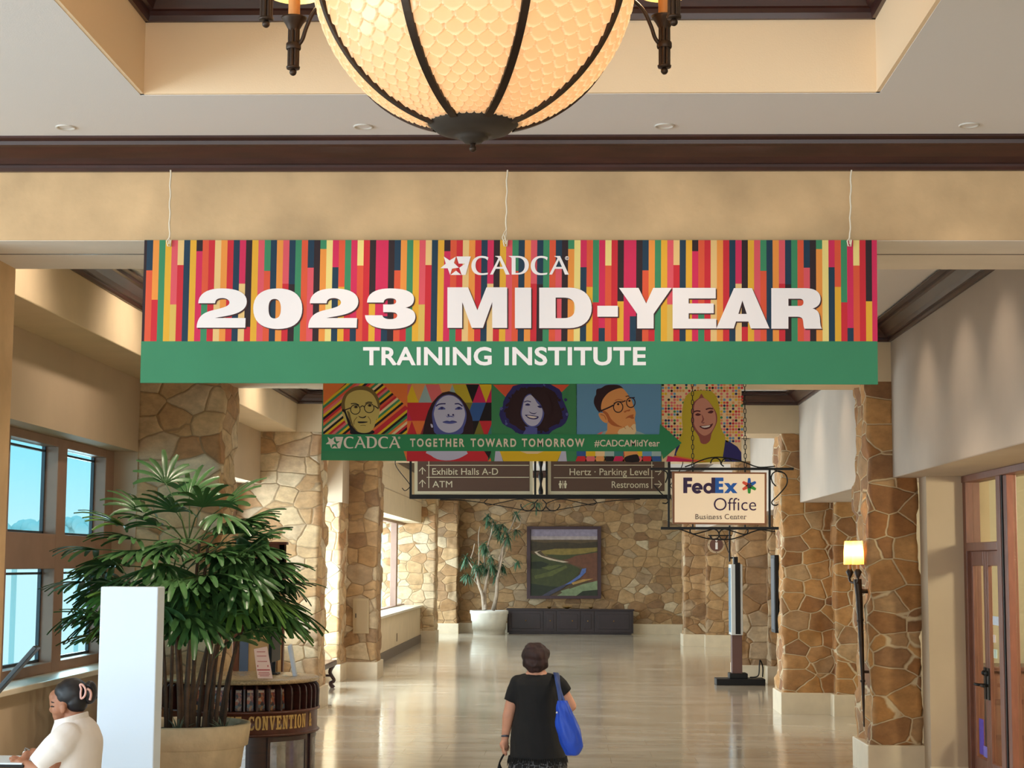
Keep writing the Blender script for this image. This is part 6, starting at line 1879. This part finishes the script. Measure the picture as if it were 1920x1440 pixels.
mb.capsule(G(330, 1345, -.045), G(300, 1318, -.02), .012, .0105).capsule(G(300, 1318, -.02), G(272, 1306, -.012), .0105, .008)
mb.capsule(G(430, 1282, -.0), G(392, 1268, -.03), .025, .029).capsule(G(400, 1290, -.01), G(372, 1278, -.03), .02, .02)
fingers(mb, [(G(372, 1252, -.045), G(338, 1244, -.068), G(312, 1262, -.072), G(304, 1285, -.068)), (G(374, 1268, -.045), G(340, 1262, -.072), G(312, 1280, -.076), G(306, 1300, -.07)),
             (G(378, 1285, -.042), G(345, 1284, -.07), G(322, 1300, -.074), G(316, 1318, -.066)), (G(384, 1300, -.038), G(356, 1304, -.062), G(338, 1318, -.066), G(332, 1332, -.058))], .0078)
mb.capsule(G(392, 1250, -.015), G(358, 1240, -.018), .012, .0105).capsule(G(358, 1240, -.018), G(335, 1246, -.03), .0105, .008)
mb.build('body', M_SKIN2, w2, remesh=.0055, smooth_it=1)
for s in (-1, 1):
    e = MB().ball(G(617, 741, s * .0435), (.011, .0075, .0045), 10, 6).tube([G(600, 742, s * .032), G(614, 734, s * .046), G(640, 742, s * .056)], .003, 6)
    e.build('eye', mat('eye dark', (40, 28, 24), .4), w2)
    MB().tube([G(597, 702, s * .026), G(612, 690, s * .045), G(642, 696, s * .056)], [.003, .0042, .002], 6).build('eyebrow', M_HAIRK, w2)
sm = MB()
rg = []
for zy, x0, x1, ry in ((860, 800, 985, .075), (890, 755, 1025, .105), (925, 715, 1060, .13), (980, 680, 1090, .17), (1040, 640, 1110, .195), (1120, 590, 1140, .205), (1200, 570, 1140, .205), (1300, 560, 1130, .205), (1440, 560, 1115, .21), (1620, 560, 1120, .215), (1800, 570, 1125, .22)):
    c0, c1 = G(x0, zy), G(x1, zy); n = 28; c = (c0 + c1) / 2; rx = (c1.x - c0.x) / 2
    rg.append([c + Vector((rx * math.cos(a), ry * math.sin(a), 0)) for a in [2 * math.pi * i / n for i in range(n)]])
sm.loft(rg)
for s in (-1, 1):
    sm.capsule(G(850, 1060, s * .15), G(800, 1130, s * .19), .078, .078).tube([G(830, 1085, s * .17), G(740, 1190, s * .195), G(572, 1368, s * .21)], [.076, .078, .066], 22)
sm.build('polo_shirt', M_SHIRT, w2, remesh=.0095, smooth_it=3)
# collar: a folded band that rises from the throat to the nape
cl = MB(); n = 30; A = []
for i in range(n + 1):
    a = math.radians(-165 + 330 * i / n)                 # opens at the throat (-X)
    u = (1 + math.cos(a)) / 2                             # 1 at the nape
    cx_, cz_ = 880, 890
    base = G(780 + 185 * u - 165 * (1 - u), 985 - 95 * u, .085 * math.sin(a) * 1.05)
    A.append([base, base + Vector((0.002, .014 * math.sin(a), .040)), base + Vector((.006, .024 * math.sin(a), .036)), base + Vector((.018 * math.cos(a), .036 * math.sin(a), -.018 - .02 * (1 - u))), base + Vector((.012 * math.cos(a), .026 * math.sin(a), -.016 - .02 * (1 - u)))])
cl.loft(A, smooth=False).build('collar', M_SHIRT, w2)
hm = MB()
hm.ball(G(806, 602), (.088, .083, .083), 30, 20, T=R20).ball(G(860, 690), (.062, .076, .066), 24, 14).ball(G(740, 575), (.060, .074, .054), 24, 14, T=R20)
hm.capsule(G(905, 640), G(985, 640), .05, .035)
for i in range(len(hm.v)):
    p = Vector(hm.v[i]); hm.v[i] = tuple(p + noise.noise_vector(p * 38) * .0035)
hm.build('hair', M_HAIRK, w2, remesh=.006, smooth_it=2)
bn_ = MB()
bn_.ball(G(1010, 590), (.037, .05, .062), 22, 14)
for kx in range(9):
    a = kx * .7
    bn_.tube(spline([tuple(G(960, 620, .03 * math.sin(a))), tuple(G(1020, 500 + kx * 14, -.045 + .011 * kx)), tuple(G(1062, 560 + kx * 12, -.03 + .008 * kx)), tuple(G(1045, 670, .02 * math.cos(a)))], 5, False), [.012, .011, .011, .010, .010, .010, .009, .009, .008, .007, .006, .005, .005, .004, .004, .003], 6)
bn_.build('hair_bun', M_HAIRK, w2)
M_CLIP = mat('rose hair clip', (220, 170, 158), 0.3)
MB().tube([tuple(q) for q in spline([tuple(G(*p, -.062)) for p in ((938, 495), (965, 495), (995, 535), (1000, 580), (985, 625), (950, 648), (945, 590), (950, 540))], 4, True)], .0058, 8, closed=True).tube(spline([tuple(G(1012, 540, -.056)), tuple(G(1040, 560, -.05)), tuple(G(1050, 610, -.045)), tuple(G(1035, 668, -.04))], 5, False), .007, 8).build('hair_clip', M_CLIP, w2)
tr = MB(); R_ = []
for z, rx, ry in ((.95, .135, .19), (.85, .145, .195)):
    c = G(845, 1440)
    R_.append([Vector((c.x + rx * math.cos(a), Y2 + ry * math.sin(a), z)) for a in [2 * math.pi * i / 24 for i in range(24)]])
tr.loft(R_)
for s in (-1, 1):
    hp = Vector((G(850, 1440).x + .01, Y2 + s * .095, .86))
    tr.capsule(hp, hp + Vector((0, 0, -.4)), .10, .085).capsule(hp + Vector((0, 0, -.4)), hp + Vector((.02, 0, -.65)), .085, .07)
tr.build('trousers', M_TROU, w2, remesh=.012, smooth_it=2)
for s in (-1, 1):
    an = Vector((G(850, 1440).x + .03, Y2 + s * .09, FZ + .045))
    MB().loft([[an + Vector((-t, rx * math.cos(a), zc_ + rz * math.sin(a))) for a in [2 * math.pi * i / 14 for i in range(14)]] for t, rx, rz, zc_ in ((-.085, .02, .02, -.02), (-.07, .036, .04, -.003), (0, .042, .045, 0), (.08, .048, .036, -.009), (.14, .044, .028, -.017), (.175, .02, .014, -.03))]).build('shoe', M_BLK, w2)
o = thing('lotion_tube', 'small white tube held between the two hands of the woman in white', 'tube', tuple(G(318, 1300, -.05)))
MB().tube([G(315, 1318, -.055), G(318, 1262, -.055), G(322, 1238, -.055)], [.0125, .014, .009], 12).build('body', mat('white plastic', (236, 232, 222), .4), o)
MB().tube([G(322, 1240, -.055), G(318, 1210, -.055)], .005, 8).tube([G(318, 1200, -.055), G(345, 1212, -.055), G(372, 1226, -.055)], .0035, 6).build('pump', mat('grey plastic', (120, 112, 104), .4), o)
